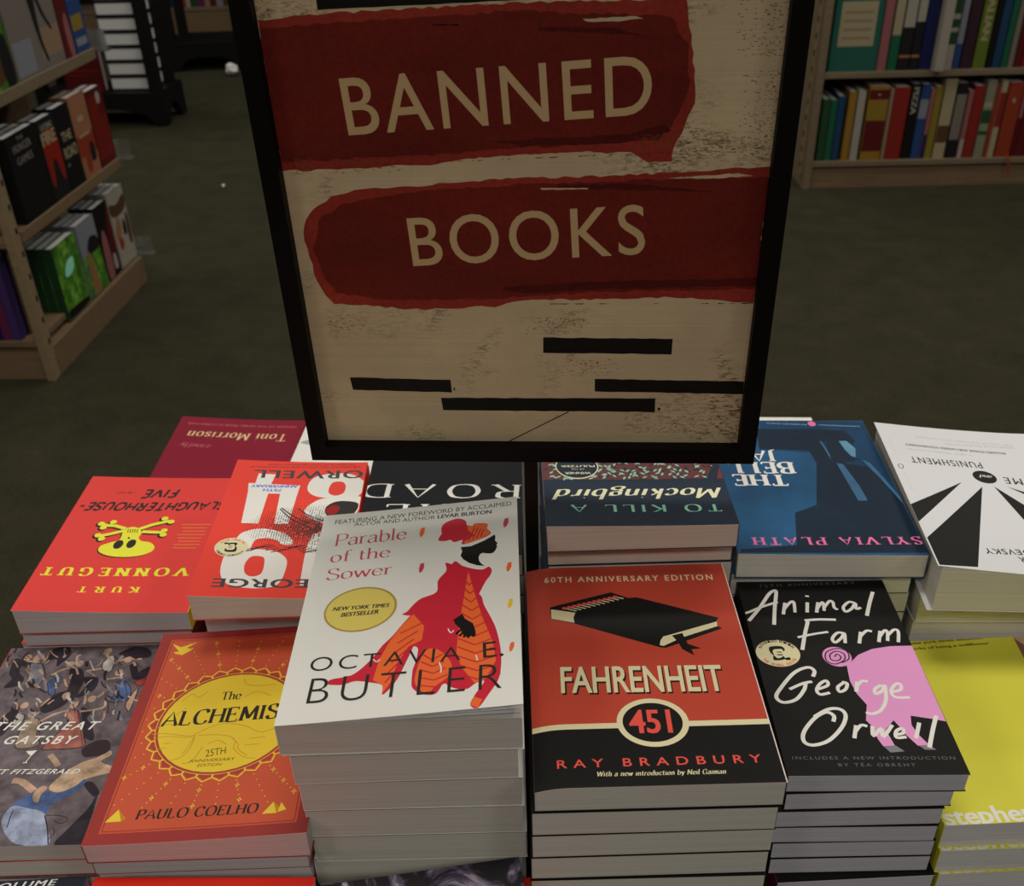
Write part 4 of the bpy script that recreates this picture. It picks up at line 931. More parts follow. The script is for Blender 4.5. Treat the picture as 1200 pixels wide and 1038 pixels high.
('c','gblue',(62.2,33.7,68.7,42.8,78.5,46.1,90.0,44.5,99.0,50.2,103.1,56.1,104.1,50.0,95.3,39.6,88.2,34.0,86.5,26.0,73.5,29.9)),
('c','gblue2',(60.3,20.1,59.9,28.0,63.1,33.7,72.9,31.6,85.2,27.2,91.5,15.8,97.6,0.80,77.9,1.50,66.9,9.9)),
('c','gskin',(73.3,40.3,72.9,46.3,76.8,50.9,80.4,48.4,77.9,42.5,78.7,36.6,75.9,36.7)),
('k','gskin',5,(53.8,56.0,60.5,55.1,72.0,46.3)),
('k','gskin',4,(71.2,79.7,77.3,73.1,80.8,68.6)),
('k','ghair',0.70,(65.6,15.5,64.4,25.6,64.4,30.2)),
('k','ghair',0.80,(86.9,24.9,92.7,13.5,97.5,1.20)),
('k','ghair',0.60,(87.8,24.8,95.9,24.6,103.2,21.5,100.0,17.7,94.8,20.1)),
('k','ghair',0.60,(95.8,4.7,98.3,10.0,95.9,14.5)),
('t','S','white','THE GREAT',21.3,105.3,97.5,103.3,8.0,{'b': 0.02, 'sh': 0.35, 'sp': 1.25}),
('t','S','white','GATSBY',33.8,91.2,85.5,89.6,7.7,{'b': 0.02, 'sh': 0.35, 'sp': 1.3}),
('t','S','white','F. SCOTT FITZGERALD',11.4,63.3,97.5,61.2,4.3,{'b': 0.015, 'sh': 0.35, 'sp': 1.15}),
('p','white',(52.8,83.6,60.6,84.3,58.2,78.7)),
('l','white',0.70,(57.8,78.9,56.6,73.2)),
('l','white',0.80,(54.7,72.7,57.8,72.6))],
'perks': [
('t','S','ink2','the new york times bestseller',27.9,168.3,93.7,171.7,2.94,{'b': 0.04}),
('t','S','ink2','the perks of being a wallflower',25.8,162.1,95.4,165.5,2.65,{'b': 0.04}),
('p','ptan',(116.7,183.7,148.9,186.4,150.9,141.4,113.7,148.6)),
('l','pbrown',1.60,(123.3,184.4,124.5,172.8)),
('p','pbrown',(115.8,171.6,120.0,163.0,120.0,148.0,113.6,148.4)),
('t','S','white','stephen chbosky',1.20,0.10,125.8,2.90,12.8,{'b': 0.03})],
}
# ---------------------------------------------------------------- paperback lying on its back cover
TC = .0004                                             # cover card
def curl(w, lift, droop=0):
    return lambda u: lift*(max(u, 0)/w)**(1.12 if lift > .0109 else 1.5)-droop*max(0, 1-u/(.14*w))**2
def cover_mesh(base, w, h, t, ops, lift=0, droop=0, spine=None, back=None, edge='card_edge'):
    mb = MB(); f = curl(w, lift, droop); us = [0, w]
    if lift or droop: us = sorted({0, w, .035*w, .07*w, .105*w, .14*w, .22*w, .31*w, .4*w, .49*w, .58*w, .67*w, .76*w, .84*w, .92*w}) if droop else [w*i/10 for i in range(11)]
    T = lambda u, v, d: (u/1000-w/2000, v/1000-h/2000, t+zf(u)+d)
    def zf(u):
        for a, b in zip(us, us[1:]):
            if u <= b+1e-9: k = (u-a)/(b-a); return (f(a)*(1-k)+f(b)*k)
        return f(w)
    for a, b in zip(us, us[1:]):
        mb.face([T(a, 0, 0), T(b, 0, 0), T(b, h, 0), T(a, h, 0)], base); mb.face([T(a, h, -TC), T(b, h, -TC), T(b, 0, -TC), T(a, 0, -TC)], edge)
        mb.face([T(a, 0, -TC), T(b, 0, -TC), T(b, 0, 0), T(a, 0, 0)], edge); mb.face([T(a, h, 0), T(b, h, 0), T(b, h, -TC), T(a, h, -TC)], edge)
    mb.face([T(w, 0, -TC), T(w, h, -TC), T(w, h, 0), T(w, 0, 0)], edge)
    x0, x1, y0, y1 = -w/2000, w/2000, -h/2000, h/2000
    mb.box((x0-TC, y0, 0), (x0, y1, t+f(0)), spine or base); mb.box((x0, y0, 0), (x1, y1, TC), back or spine or base)
    print_art(mb, ops, w, h, T, us if len(us) > 2 else None)
    return mb.mesh('cover')
def page_mesh(pm, w, h, t, lift=0, droop=0, ratio=1, inset=.8):
    mb = MB(); f = curl(w, lift, droop); us = [w*i/10 for i in range(11)] if (lift or droop) else [0, w]
    if droop: us = sorted(set(us+[.035*w, .07*w, .14*w]))
    us = [min(u, w-inset) for u in us]
    X = lambda u: u/1000-w/2000
    y0, y1 = -h/2000+.0005, h/2000-.0005
    Z = lambda u: t-TC*1.6+(f(u)*ratio if f(u) > 0 else f(u))
    for a, b in zip(us, us[1:]):
        mb.face([(X(a), y0, TC), (X(b), y0, TC), (X(b), y0, Z(b)), (X(a), y0, Z(a))], pm); mb.face([(X(b), y1, TC), (X(a), y1, TC), (X(a), y1, Z(a)), (X(b), y1, Z(b))], pm)
        mb.face([(X(a), y0, Z(a)), (X(b), y0, Z(b)), (X(b), y1, Z(b)), (X(a), y1, Z(a))], pm); mb.face([(X(a), y1, TC), (X(b), y1, TC), (X(b), y0, TC), (X(a), y0, TC)], pm)
    b = us[-1]; mb.face([(X(b), y0, TC), (X(b), y1, TC), (X(b), y1, Z(b)), (X(b), y0, Z(b))], pm)
    a = us[0]; mb.face([(X(a), y1, TC), (X(a), y0, TC), (X(a), y0, Z(a)), (X(a), y1, Z(a))], pm)
    return mb.mesh('page_block')
ORD = ['top', 'second', 'third', 'fourth', 'fifth', 'sixth', 'seventh', 'eighth', 'ninth', 'tenth', 'eleventh', 'twelfth']
TABLE_Z = .63
def place_book(cov, pg, loc, rz, label, group):
    r = empty('paperback_book', loc, rz, label, 'book', group)
    obj('cover', cov, r); obj('page_block', pg, r); return r
def stack(key, cx, cy, ztop, yaw, w, h, inv, base, pm, t, n, label, short, lift=0, droop=0, ratio=1, low=None, low_w=None, ops=None, spine=None, low_art=False, inset=.8, low_base=None, back=None, low_spine=None):
    """n copies, the top one at (cx, cy); low = centre x, near-edge y of the copies below"""
    ops = ART.get(key, []) if ops is None else ops
    W, Hh = w*1000, h*1000; th = t-.0003; rot = math.radians(yaw)+(math.pi if inv else 0); grp = 'copies in the stack under the '+short
    z = ztop-t
    r = place_book(cover_mesh(base, W, Hh, th, ops, lift, droop, spine, back), page_mesh(pm, W, Hh, th, lift, droop, ratio, inset), (cx, cy, z), rot, label, grp)
    lw = (low_w or w)*1000
    if n > 1:
        c2 = cover_mesh(low_base or base, W if low_art else lw, Hh if low_art else Hh-.6, th, ops if low_art else [], spine=low_spine or spine, back=back, edge='card_edge' if low_art else 'seam_shade'); p2 = page_mesh(pm, W if low_art else lw, Hh, th)  # lower cover edges are painted dark as the shadow gap between stacked copies
        low = low or [(cx, cy-h/2)]
        for k in range(1, n):
            x, y = low[min(k-1, len(low)-1)]
            z -= t
            place_book(c2, p2, (x+random.uniform(-.0006, .0006), y+h/2+random.uniform(-.0006, .0006), z), rot-math.radians(yaw*.5)+math.radians(random.uniform(-.5, .5)),
                       '%s book from the top in the stack under the %s' % (ORD[k], short), grp)
    return r
def tfit(ztop, n, zf=TABLE_Z): return (ztop-zf)/n
Z = lambda z: HC+z
# front row
zt = Z(-.4083)
pr = stack('parable', -.0646, .5246, zt, -.35, .1374, .2116, False, 'parable_white', 'pg_grey', tfit(zt, 9), 9,
      'white paperback showing a woman in a red dress and headwrap beside a gold oval seal', 'white cover with the red-dressed woman', lift=.0115, ratio=.1, low_w=.1295,
      low=[(-.0640, .4190), (-.0615, .4188), (-.0605, .4188), (-.0600, .4195), (-.0625, .4205)])
for k in (.45, .72):                                   # first leaves lifting with the cover
    W, Hh, f = 137.4, 211.6, curl(137.4, .0115); mb = MB()
    for i in range(10):
        a, b = W*i/10, min(W*(i+1)/10, W-.9); q = lambda u, v: (u/1000-W/2000, v/1000-Hh/2000, tfit(zt, 9)-.0003-TC*1.3+f(u)*k)
        mb.face([q(a, .7), q(b, .7), q(b, Hh-.7), q(a, Hh-.7)], 'pg_white')
    obj('loose_page', mb, pr)
zt = Z(-.4455)
stack('fahr', .0796, .5047, zt, -.34, .1414, .2083, False, 'fahr_red', 'pg_cream', tfit(zt, 9), 9,
      'red and black paperback with a black book-shaped matchbox and a 451 oval', 'red cover with the matchbox book', droop=.0032, low_w=.1405,
      low=[(.078, .4), (.0765, .4), (.076, .3995), (.077, .3985)], spine='black', low_base='black')
zt = Z(-.4675)
stack('animal', .2147, .519, zt, -1.94, .106, .1925, False, 'black', 'pg_lav', .0145, 6,
      'black paperback with white handwritten title and the back half of a pink pig', 'black cover with the pink pig', low_w=.1005,
      low=[(.2098, .4232), (.2070, .4218), (.2073, .4213), (.2073, .4213), (.207, .4215)], ratio=1)
zt = Z(-.4675)-6*.0145-.0002
stack('', .2085, .5115, zt, 1.2, .100, .19, False, 'black', 'pg_lav', tfit(zt, 3), 3, 'wine-spined book lying below the black pig-cover copies', 'lowest pig-cover copy', ops=[], spine='wine')
zt = Z(-.490)
stack('alch', -.1922, .5058, zt, .06, .1336, .1948, False, 'maroon', 'pg_pink', tfit(zt, 8), 8,
      'orange and maroon paperback with a big yellow sun disc ringed by petals', 'orange cover with the sun disc', lift=.0055, low_w=.1305, low=[(-.1947, .4135), (-.1952, .415)])
zt = Z(-.5296)
stack('gatsby', -.3342, .5412, zt, -.46, .1284, .1965, False, 'gatsby_grey', 'pg_yel', tfit(zt, 6), 6,
      'grey paperback with a painted dancing crowd and a woman in blue', 'painted dancing-crowd cover', spine='plain_red', low=[(-.3340, .4425), (-.3335, .4415)])
zt = Z(-.515)
stack('perks', .3260, .5110, zt, 1.0, .134, .1726, False, 'perks_yellow', 'pg_white', tfit(zt, 5), 5,
      'plain yellow-green paperback with lowercase white name along its near edge', 'yellow-green cover', low_art=True, low=[(.3280, .4222), (.3300, .4208), (.3320, .4195)])
# nearest row, cut by the bottom of the view
zt = Z(-.5147)
stack('', -.1931, .3036, zt, -2.18, .1326, .198, False, 'plain_red', 'pg_pink', tfit(zt, 5), 5, 'plain bright red paperback in front of the sun-disc stack', 'plain red cover', ops=[])
zt = Z(-.555)
stack('', -.3479, .3315, zt, 1.73, .1397, .2083, False, 'dark_navy', 'pg_white', tfit(zt, 3), 3, 'dark navy book with white capitals in front of the dancing-crowd stack', 'navy cover with white capitals',
      ops=[('t', 'S', 'white', 'GLORIOUS VOLUME', 18, 200.0, 121, 203.0, 4.6, {'b': .03, 'sh': .2, 'sp': 1.2})])
zt = Z(-.515)
sm = [('r', 'smoke', .1, .1, 119.3, 184.9)]
stack('', -.0483, .3107, zt, 7.86, .1195, .185, False, 'black', 'pg_grey', .0155, 1, 'black paperback swirling with purple and white smoke', 'smoky cover', ops=sm)
z1 = zt-.0155
stack('', -.043, .3087, z1, 6.5, .1235, .185, False, 'plain_red', 'pg_grey', tfit(z1, 5), 5, 'red-edged book directly under the smoky black paperback', 'red-edged cover below the smoke', ops=[])
# back row, facing the far side of the table
zt = Z(-.4958)
stack('slaugh', -.3172, .7358, zt, -.7, .1351, .1987, True, 'slaugh_red', 'pg_pink', tfit(zt, 7), 7,
      'red paperback with a yellow skull and crossbones, upside down to us', 'red skull-and-crossbones cover', lift=.006, low_w=.1345, low=[(-.3205, .6435), (-.3245, .6465)], spine='spine_yellow', back='plain_red', low_spine='maroonl')
zt = Z(-.4466)
stack('o1984', -.174, .6768, zt, .16, .1084, .1878, True, 'reds', 'pg_pink', tfit(zt, 11), 11,
      'red paperback with huge white digits and a hatched black eye', 'red cover with huge white digits', lift=.0068, low_w=.1065, low=[(-.1752, .6045), (-.1762, .607), (-.1752, .609)])
zt = Z(-.4479)
stack('road', -.0535, .7325, zt, -1.2, .126, .2032, True, 'road_black', 'pg_tan', tfit(zt, 9), 9,
      'black paperback with tall white serif capitals, half hidden behind the white cover', 'black cover with white serif capitals')
zt = Z(-.4069)
stack('mock', .0915, .7025, zt, -.27, .1335, .2032, True, 'navy', 'pg_tan', tfit(zt, 11), 11,
      'dark navy paperback with cream script and mint capitals below the sign', 'navy cover with cream script', lift=.003, low_w=.1325, low=[(.0922, .6115), (.0928, .6115)])
zt = Z(-.4397)
stack('bell', .2345, .7062, zt, -3.15, .1349, .2017, True, 'bell_blue', 'pg_yel', tfit(zt, 9), 9,
      'blue paperback with shadowy walking legs and pink slab lettering', 'blue cover with pink lettering', lift=.0015, low_w=.132, low=[(.229, .6115), (.2295, .614), (.2295, .6145), (.23, .6155)])
zt = Z(-.4421)
stack('crime', .3655, .6772, zt, -4.9, .1268, .2073, True, 'crime_white', 'pg_yel', tfit(zt, 6), 6,
      'white paperback with black rays spreading from a small black oval', 'white cover with black rays', lift=.010, ratio=.95, inset=3.5, low_w=.126, low=[(.3650, .598), (.3640, .602)])
# far row, half hidden behind the others
zt = Z(-.550)
stack('', -.2955, .946, zt, -1.04, .137, .2032, True, 'crimson', 'pg_white', tfit(zt, 4), 4, 'crimson paperback with gold script lettering on the far edge of the table', 'crimson cover with gold script', lift=.009,
      ops=[('t', 'R', 'goldtext', 'Toni Morrison', 16, 32, 122, 32, 15, {'wt': 1.5, 'gap': 1.6, 'it': .12}), ('t', 'S', 'crimsont', 'WINNER OF THE NOBEL PRIZE IN LITERATURE', 8, 13, 127, 13, 4, {}), ('t', 'M', 'crimsont', 'a novel by', 92, 60, 124, 58, 9, {'wt': 1.2})])
zt = Z(-.540)
stack('', -.158, .930, zt, -4.12, .1346, .2032, True, 'offwhite', 'pg_white', tfit(zt, 4), 4, 'white paperback with a grey leaf between the crimson book and the sign', 'white cover with the grey leaf',
      ops=[('c', 'leafgrey', (102, 58, 112, 51, 124, 52, 133, 58, 122, 63, 110, 64))])
zt = Z(-.553)
stack('', .258, .925, zt, -4.7, .1346, .2032, True, 'offwhite', 'pg_white', tfit(zt, 4), 4, 'white-covered book showing only its far edge beyond the blue paperback', 'white cover beyond the blue paperback', ops=[])
# ---------------------------------------------------------------- table
t = empty('display_table', (0, .63, 0), 0, 'dark wooden display table under all the book stacks', 'table')
oct_ = [(-.40, -.435), (.42, -.435), (.45, -.3), (.45, .27), (.36, .43), (-.345, .43), (-.435, .2), (-.435, -.3)]
mb = MB(); mb.prism(oct_, .596, TABLE_Z, 'table_wood'); obj('tabletop', mb, t, bevel=.004)
mb = MB(); mb.prism([(x*.86, y*.86) for x, y in oct_], .52, .596, 'table_wood'); obj('apron', mb, t)
for x, y in ((-.3, -.32), (.32, -.32), (.3, .3), (-.28, .3)):
    mb = MB(); mb.prism([(x-.03, y-.03), (x+.03, y-.03), (x+.03, y+.03), (x-.03, y+.03)], 0, .53, 'table_wood'); obj('leg', mb, t, bevel=.004)
# ---------------------------------------------------------------- sign
sg = empty('sign_stand', (0, 0, 0), 0, 'black framed poster sign on a thin black post above the books', 'sign')
ry = math.radians
R_ = Matrix.Rotation(ry(-4.941), 4, 'Z') @ Matrix.Rotation(ry(3.55), 4, 'X') @ Matrix.Rotation(ry(-.19), 4, 'Y')
SW, SH, FB = .3043, .46, .0112
sM = Matrix.Translation((.0141, .625, Z(-.3664))) @ R_
sg.matrix_world = Matrix.Translation((.0155, .633, TABLE_Z)); inv_ = sg.matrix_world.inverted()
def sobj(name, mb, bevel=0):
    o = obj(name, mb, sg, bevel=bevel); o.matrix_local = inv_ @ sM; return o
mb = MB()
for a, b in (((-SW/2, 0, 0), (-SW/2+FB, .018, SH)), ((SW/2-FB, 0, 0), (SW/2, .018, SH)), ((-SW/2+FB, 0, 0), (SW/2-FB, .018, FB)), ((-SW/2+FB, 0, SH-FB), (SW/2-FB, .018, SH))): mb.box(a, b, 'sign_black')
sobj('frame', mb)
mb = MB(); mb.box((-SW/2+.002, .0185, .002), (SW/2-.002, .021, SH-.002), 'sign_black'); sobj('back_board', mb)
rr = random.Random(11)
def rag(p, amp, n, seed=1):
    q = random.Random(seed); out = []
    for i in range(len(p)):
        a, b = p[i], p[(i+1) % len(p)]; L = math.hypot(b[0]-a[0], b[1]-a[1]); m_ = max(1, int(L/n)); nx, ny = -(b[1]-a[1])/L, (b[0]-a[0])/L
        for j in range(m_): d = q.uniform(-amp, amp) if (i or j) else 0; out.append((a[0]+(b[0]-a[0])*j/m_+nx*d, a[1]+(b[1]-a[1])*j/m_+ny*d))
    return [v for xy in out for v in xy]
E_ = SW*500-FB*1000
b1 = [(-E_, 197.5), (-100, 198.5), (-54, 200.5), (-20, 205), (40, 205.5), (62, 206), (72, 200), (86, 200.5), (85, 205), (90, 216), (96, 232), (95, 245), (92.5, 262), (88, 284), (40, 284), (0, 284), (-47, 282.5), (-100, 281), (-E_, 278.4)]
b2 = [(E_, 197), (91, 194.4), (45, 192.5), (-5, 192), (-65, 188), (-100, 186), (-114, 182), (-126, 175), (-132, 167.8), (-135, 160), (-133, 145), (-131, 130), (-127, 119), (-122, 114), (-73, 109.6), (-20, 111.5), (0, 116), (44, 116), (90, 117.5), (E_, 113)]
art = [('p', 'paint_edge', rag(b1, .7, 4, 2)), ('p', 'paint_red', rag([(-E_, 203), (-60, 205.5), (0, 209), (50, 211), (78, 212), (88, 226), (92.5, 240), (90, 262), (80, 276), (0, 280), (-60, 278), (-E_, 274)], .8, 4, 3)),
       ('p', 'paint_dark', rag([(-20, 213), (60, 216), (80, 221), (84, 217), (60, 211.5), (0, 210)], .5, 4, 4)), ('p', 'paint_dark', rag([(10, 272), (50, 271), (70, 266), (50, 268), (10, 270)], .4, 4, 5)), ('p', 'paint_edge', rag([(-40, 203.6), (0, 206.3), (60, 207.4), (60, 206.4), (0, 205.6), (-40, 202.6)], .3, 3, 6)),
       ('p', 'poster_paper', rag([(34, 275.5), (62, 276.5), (66, 275), (50, 273.8), (36, 274.3)], .3, 3, 7)), ('p', 'poster_paper', rag([(-5, 205), (40, 206.8), (42, 205), (10, 203.6)], .3, 3, 8)),
       ('p', 'paint_edge', rag(b2, .7, 4, 12)), ('p', 'paint_red', rag([(E_, 191), (60, 190), (0, 188.5), (-60, 185), (-108, 178), (-124, 168), (-130, 150), (-127, 133), (-120, 121), (-90, 116), (-20, 117), (40, 121), (E_, 123)], .8, 4, 13)),
       ('p', 'paint_dark', rag([(-20, 124), (40, 128), (E_, 130), (E_, 125), (40, 122.5), (0, 120)], .6, 5, 14)), ('p', 'paint_dark', rag([(20, 188), (70, 187.6), (115, 182), (80, 184), (20, 185.6)], .4, 4, 15)),
       ('p', 'poster_paper', rag([(10, 186.2), (38, 185.8), (38, 185), (11, 185.2)], .25, 3, 16)), ('p', 'poster_paper', rag([(84, 191), (124, 193.5), (132, 192), (110, 190.5)], .3, 3, 17)),
       ('t', 'S', 'poster_letters', 'BANNED', -99.1, 217.6, 72.9, 226.9, 30.3, {'b': .004, 'sp': 1.14}), ('t', 'S', 'poster_letters', 'BOOKS', -69.1, 138.7, 72.8, 145.8, 29.8, {'b': .004, 'sp': 1.14}),
       ('p', 'poster_ink', rag([(-107.3, 282.7), (-47, 284), (30, 286), (70, 285.6), (101, 283.3), (101, 312), (-107.3, 312)], .12, 6, 20)),
       ('p', 'poster_ink', rag([(-46, 274.6), (-32, 274.3), (-32, 273.5), (-46, 273.8)], .25, 2, 21)), ('p', 'poster_ink', rag([(10.4, 90), (92.7, 89), (92.7, 78.1), (10.4, 79)], .25, 6, 22)), ('p', 'poster_ink', rag([(-119.2, 60.6), (-51.5, 59), (-51.3, 49.3), (-118.2, 51.2)], .25, 6, 23)),
       ('p', 'poster_ink', rag([(43.8, 60), (E_, 58.4), (E_, 49), (43.8, 50.6)], .25, 6, 24)), ('p', 'poster_ink', rag([(-59.1, 45.3), (84.2, 45.5), (84.2, 35), (-58.5, 35.6)], .25, 6, 25)),
       ('e', 'poster_ink', 86.8, 37.4, 1.0, 1.0), ('e', 'poster_ink', -49.6, 52, .5, 1.4), ('l', 'poster_ink', .8, (-14.2, 11.2, 26.6, 34.9))]
for i in range(26): x = rr.uniform(-50, 80); art.append(('p', 'poster_ink' if i % 3 else 'paint_edge', rag([(x, 203.3+.03*x), (x+rr.uniform(2, 7), 203.5+.03*x), (x+1, 202.9+.03*x)], .15, 2, 60+i)))
for i in range(20): x = rr.uniform(5, 138); art.append(('p', 'poster_ink' if i % 3 else 'paint_edge', rag([(x, 113.5), (x+rr.uniform(2, 7), 113.3), (x+1, 112.8)], .15, 2, 90+i)))
for n_, (x0, x1, z0, z1) in enumerate(((118, 141, 202, 248), (112, 141, 255, 284), (-131, -104, 95, 106), (60, 100, 205, 216), (-10, 40, 92, 104), (60, 140, 18, 32), (-126, -60, 196, 203), (20, 60, 62, 74), (-140, -118, 205, 196), (95, 141, 205, 214))):
    q = random.Random(200+n_)
    for i in range(int(abs((x1-x0)*(z1-z0))*.16)+14):
        x, z, L = q.triangular(x0, x1, x1 if n_ < 2 else (x0+x1)/2), q.uniform(z0, z1), q.uniform(.5, 1.9); d = q.uniform(-.5, .5)
        art.append(('p', 'poster_stain', [x, z, x+L, z+d, x+L*.9, z+d+.32, x+.1, z+.34]))
mb = MB(); y_ = .009; o1, o2 = E_/1000, 0
mb.face([(-o1, y_, FB), (o1, y_, FB), (o1, y_, SH-FB), (-o1, y_, SH-FB)], 'poster_paper')
for m_, p, z in layered(art, 300, 460):
    ar = sum(p[i][0]*p[(i+1) % len(p)][1]-p[(i+1) % len(p)][0]*p[i][1] for i in range(len(p)))
    if abs(ar) > 1e-4: mb.face([(a/1000, y_-z*2, b/1000) for a, b in (p if ar > 0 else p[::-1])], m_)
sobj('poster_sheet', mb)
mb = MB(); mb.box((-.0048, -.0048, .004), (.0048, .0048, Z(-.3664)-TABLE_Z+.06), 'black_metal')
po = obj('post', mb, sg, loc=(0, .0175, 0)); mb = MB(); mb.box((-.006, -.0095, 0), (.006, .0095, .004), 'black_metal'); obj('foot', mb, sg, loc=(0, .0175, 0))
# ---------------------------------------------------------------- room
def struct(name, mb): o = obj(name, mb); o['kind'] = 'structure'; return o
mb = MB(); mb.box((-7, -5, -.05), (7, 12, 0), 'carpet'); struct('floor', mb)
mb = MB(); mb.box((-7, -5, 3.1), (7, 12, 3.15), 'ceiling_tile'); struct('ceiling', mb)
for n, a, b in (('wall_far', (-7, 12, 0), (7, 12.1, 3.1)), ('wall_near', (-7, -5.1, 0), (7, -5, 3.1)), ('wall_left', (-7.1, -5, 0), (-7, 12, 3.1)), ('wall_right', (7, -5, 0), (7.1, 12, 3.1))):
    mb = MB(); mb.box(a, b, 'wall_paint'); struct(n, mb)
for i, (x, y) in enumerate(LAMPS):
    l = empty('ceiling_light', (x, y, 3.08), 0, 'recessed white ceiling light panel of the shop ceiling grid', 'light', 'ceiling light panels overhead')
    mb = MB()
    for a, b in (((-.62, -.32, 0), (-.58, .32, .02)), ((.58, -.32, 0), (.62, .32, .02)), ((-.58, -.32, 0), (.58, -.28, .02)), ((-.58, .28, 0), (.58, .32, .02))): mb.box(a, b, 'wall_paint')
    obj('frame', mb, l)
    ld = bpy.data.lights.new('lamp', 'AREA'); ld.shape = 'RECTANGLE'; ld.size = 1.15; ld.size_y = .55; ld.energy = LAMP_W; ld.color = LAMP_COL
    lo = bpy.data.objects.new('lamp', ld); COL.objects.link(lo); lo.parent = l; lo.location = (0, 0, -.005)
# ---------------------------------------------------------------- upright books
EX = {'teal': (40, 120, 105), 'pinkb': (190, 110, 115), 'greenb': (30, 120, 85), 'nearblack': (38, 36, 42), 'navyb': (28, 38, 110), 'whiteb': (200, 192, 180), 'blueb': (45, 85, 165), 'purpleb': (70, 40, 55), 'olive': (120, 150, 40), 'tealblue': (30, 80, 125),
 'forest': (45, 95, 55), 'greyb': (150, 140, 135), 'darkred': (120, 24, 28), 'redb': (180, 40, 35), 'tan': (185, 150, 120), 'goldb': (190, 140, 45), 'maroonb': (120, 28, 32), 'creamb': (205, 190, 150), 'orangeb': (190, 65, 35), 'lime': (80, 170, 40), 'brownb': (110, 75, 45),
 'yellowb': (175, 150, 45), 'greenpale': (160, 165, 135), 'magenta': (130, 40, 100), 'violet': (80, 55, 140), 'peach': (200, 130, 90), 'skyb': (160, 165, 185), 'black_cover': (26, 26, 28), 'flame': (190, 35, 22), 'ash': (105, 108, 110)}
def dull(c): g = sum(c)/3; return tuple(int((g+(v-g)*.86)*.8) for v in c)
for n, c in EX.items(): mat(n, dull(c), rough=.55, spec=.2)
def upright_mesh(t, w, h, base, pm, spine_ops=(), front_ops=(), front=None):
    """thickness along x, spine on -y, front cover on +x, standing on z = 0"""
    mb = MB(); e = .0025
    mb.box((0, 0, 0), (TC*4, w, h), base); mb.box((t-TC*4, 0, 0), (t, w, h), front or base); mb.box((TC*4, 0, 0), (t-TC*4, TC*4, h), base)
    mb.box((TC*4, TC*4, e), (t-TC*4, w-e, h-e), pm)
    if spine_ops: print_art(mb, spine_ops, t*1000, h*1000, lambda u, v, d: (u/1000, -d*12, v/1000))
    if front_ops: print_art(mb, front_ops, w*1000, h*1000, lambda u, v, d: (t+d*12, u/1000, v/1000))
    return mb.mesh('book')
def bands(t, h, *bs): return [('r', m, .5, a*h*1000, t*1000-.5, b*h*1000) for m, a, b in bs]
def spine_text(txt, m, t, h, a, b): return ('t', 'S', m, txt, t*260, a*h*1000, t*260, b*h*1000, t*560, {'b': .05})
def putbook(me, loc, rz, label, group=None, tilt=0, kind='hardcover_book'):
    o = obj(kind, me); o.matrix_world = Matrix.Translation(loc) @ Matrix.Rotation(rz, 4, 'Z') @ Matrix.Rotation(tilt, 4, 'Y'); return tag(o, label, 'book', group)
# ---------------------------------------------------------------- bookcase on the right
RC = empty('bookcase', (1.19, 4.178, 0), math.radians(-2.0), 'pale wooden wall bookcase filled with cookbook spines, to the right of the sign', 'bookcase')
RW = 1.5
def part(name, a, b, m, parent, bevel=.002):
    mb = MB(); mb.box(a, b, m); return obj(name, mb, parent, bevel=bevel)
part('side_panel', (0, 0, 0), (.028, .36, 1.5), 'maple_grey', RC); part('side_panel', (RW, 0, 0), (RW+.028, .36, 1.5), 'maple_grey', RC)
part('back_panel', (.028, .34, .02), (RW, .36, 1.5), 'black_wood', RC); part('kick_board', (.028, .012, 0), (RW, .03, .075), 'maple', RC)
for z in (.105, .425, .745, 1.065): part('shelf', (.028, .004, z-.022), (RW, .34, z), 'maple_grey', RC)
mb = MB(); mb.box((-.012, .03, .05), (-.001, .05, 1.45), 'maple_pale')
for k in range(24): mb.box((-.0135, .034, .08+k*.057), (-.0119, .046, .1+k*.057), 'black_metal')
obj('slotted_rail', mb, RC)
WM = Matrix.Translation(RC.location) @ Matrix.Rotation(math.radians(-2.0), 4, 'Z')
def pxx(c): return (920+c/4.286-941)/282.0+.022                 # measured spine edges -> metres along the shelf
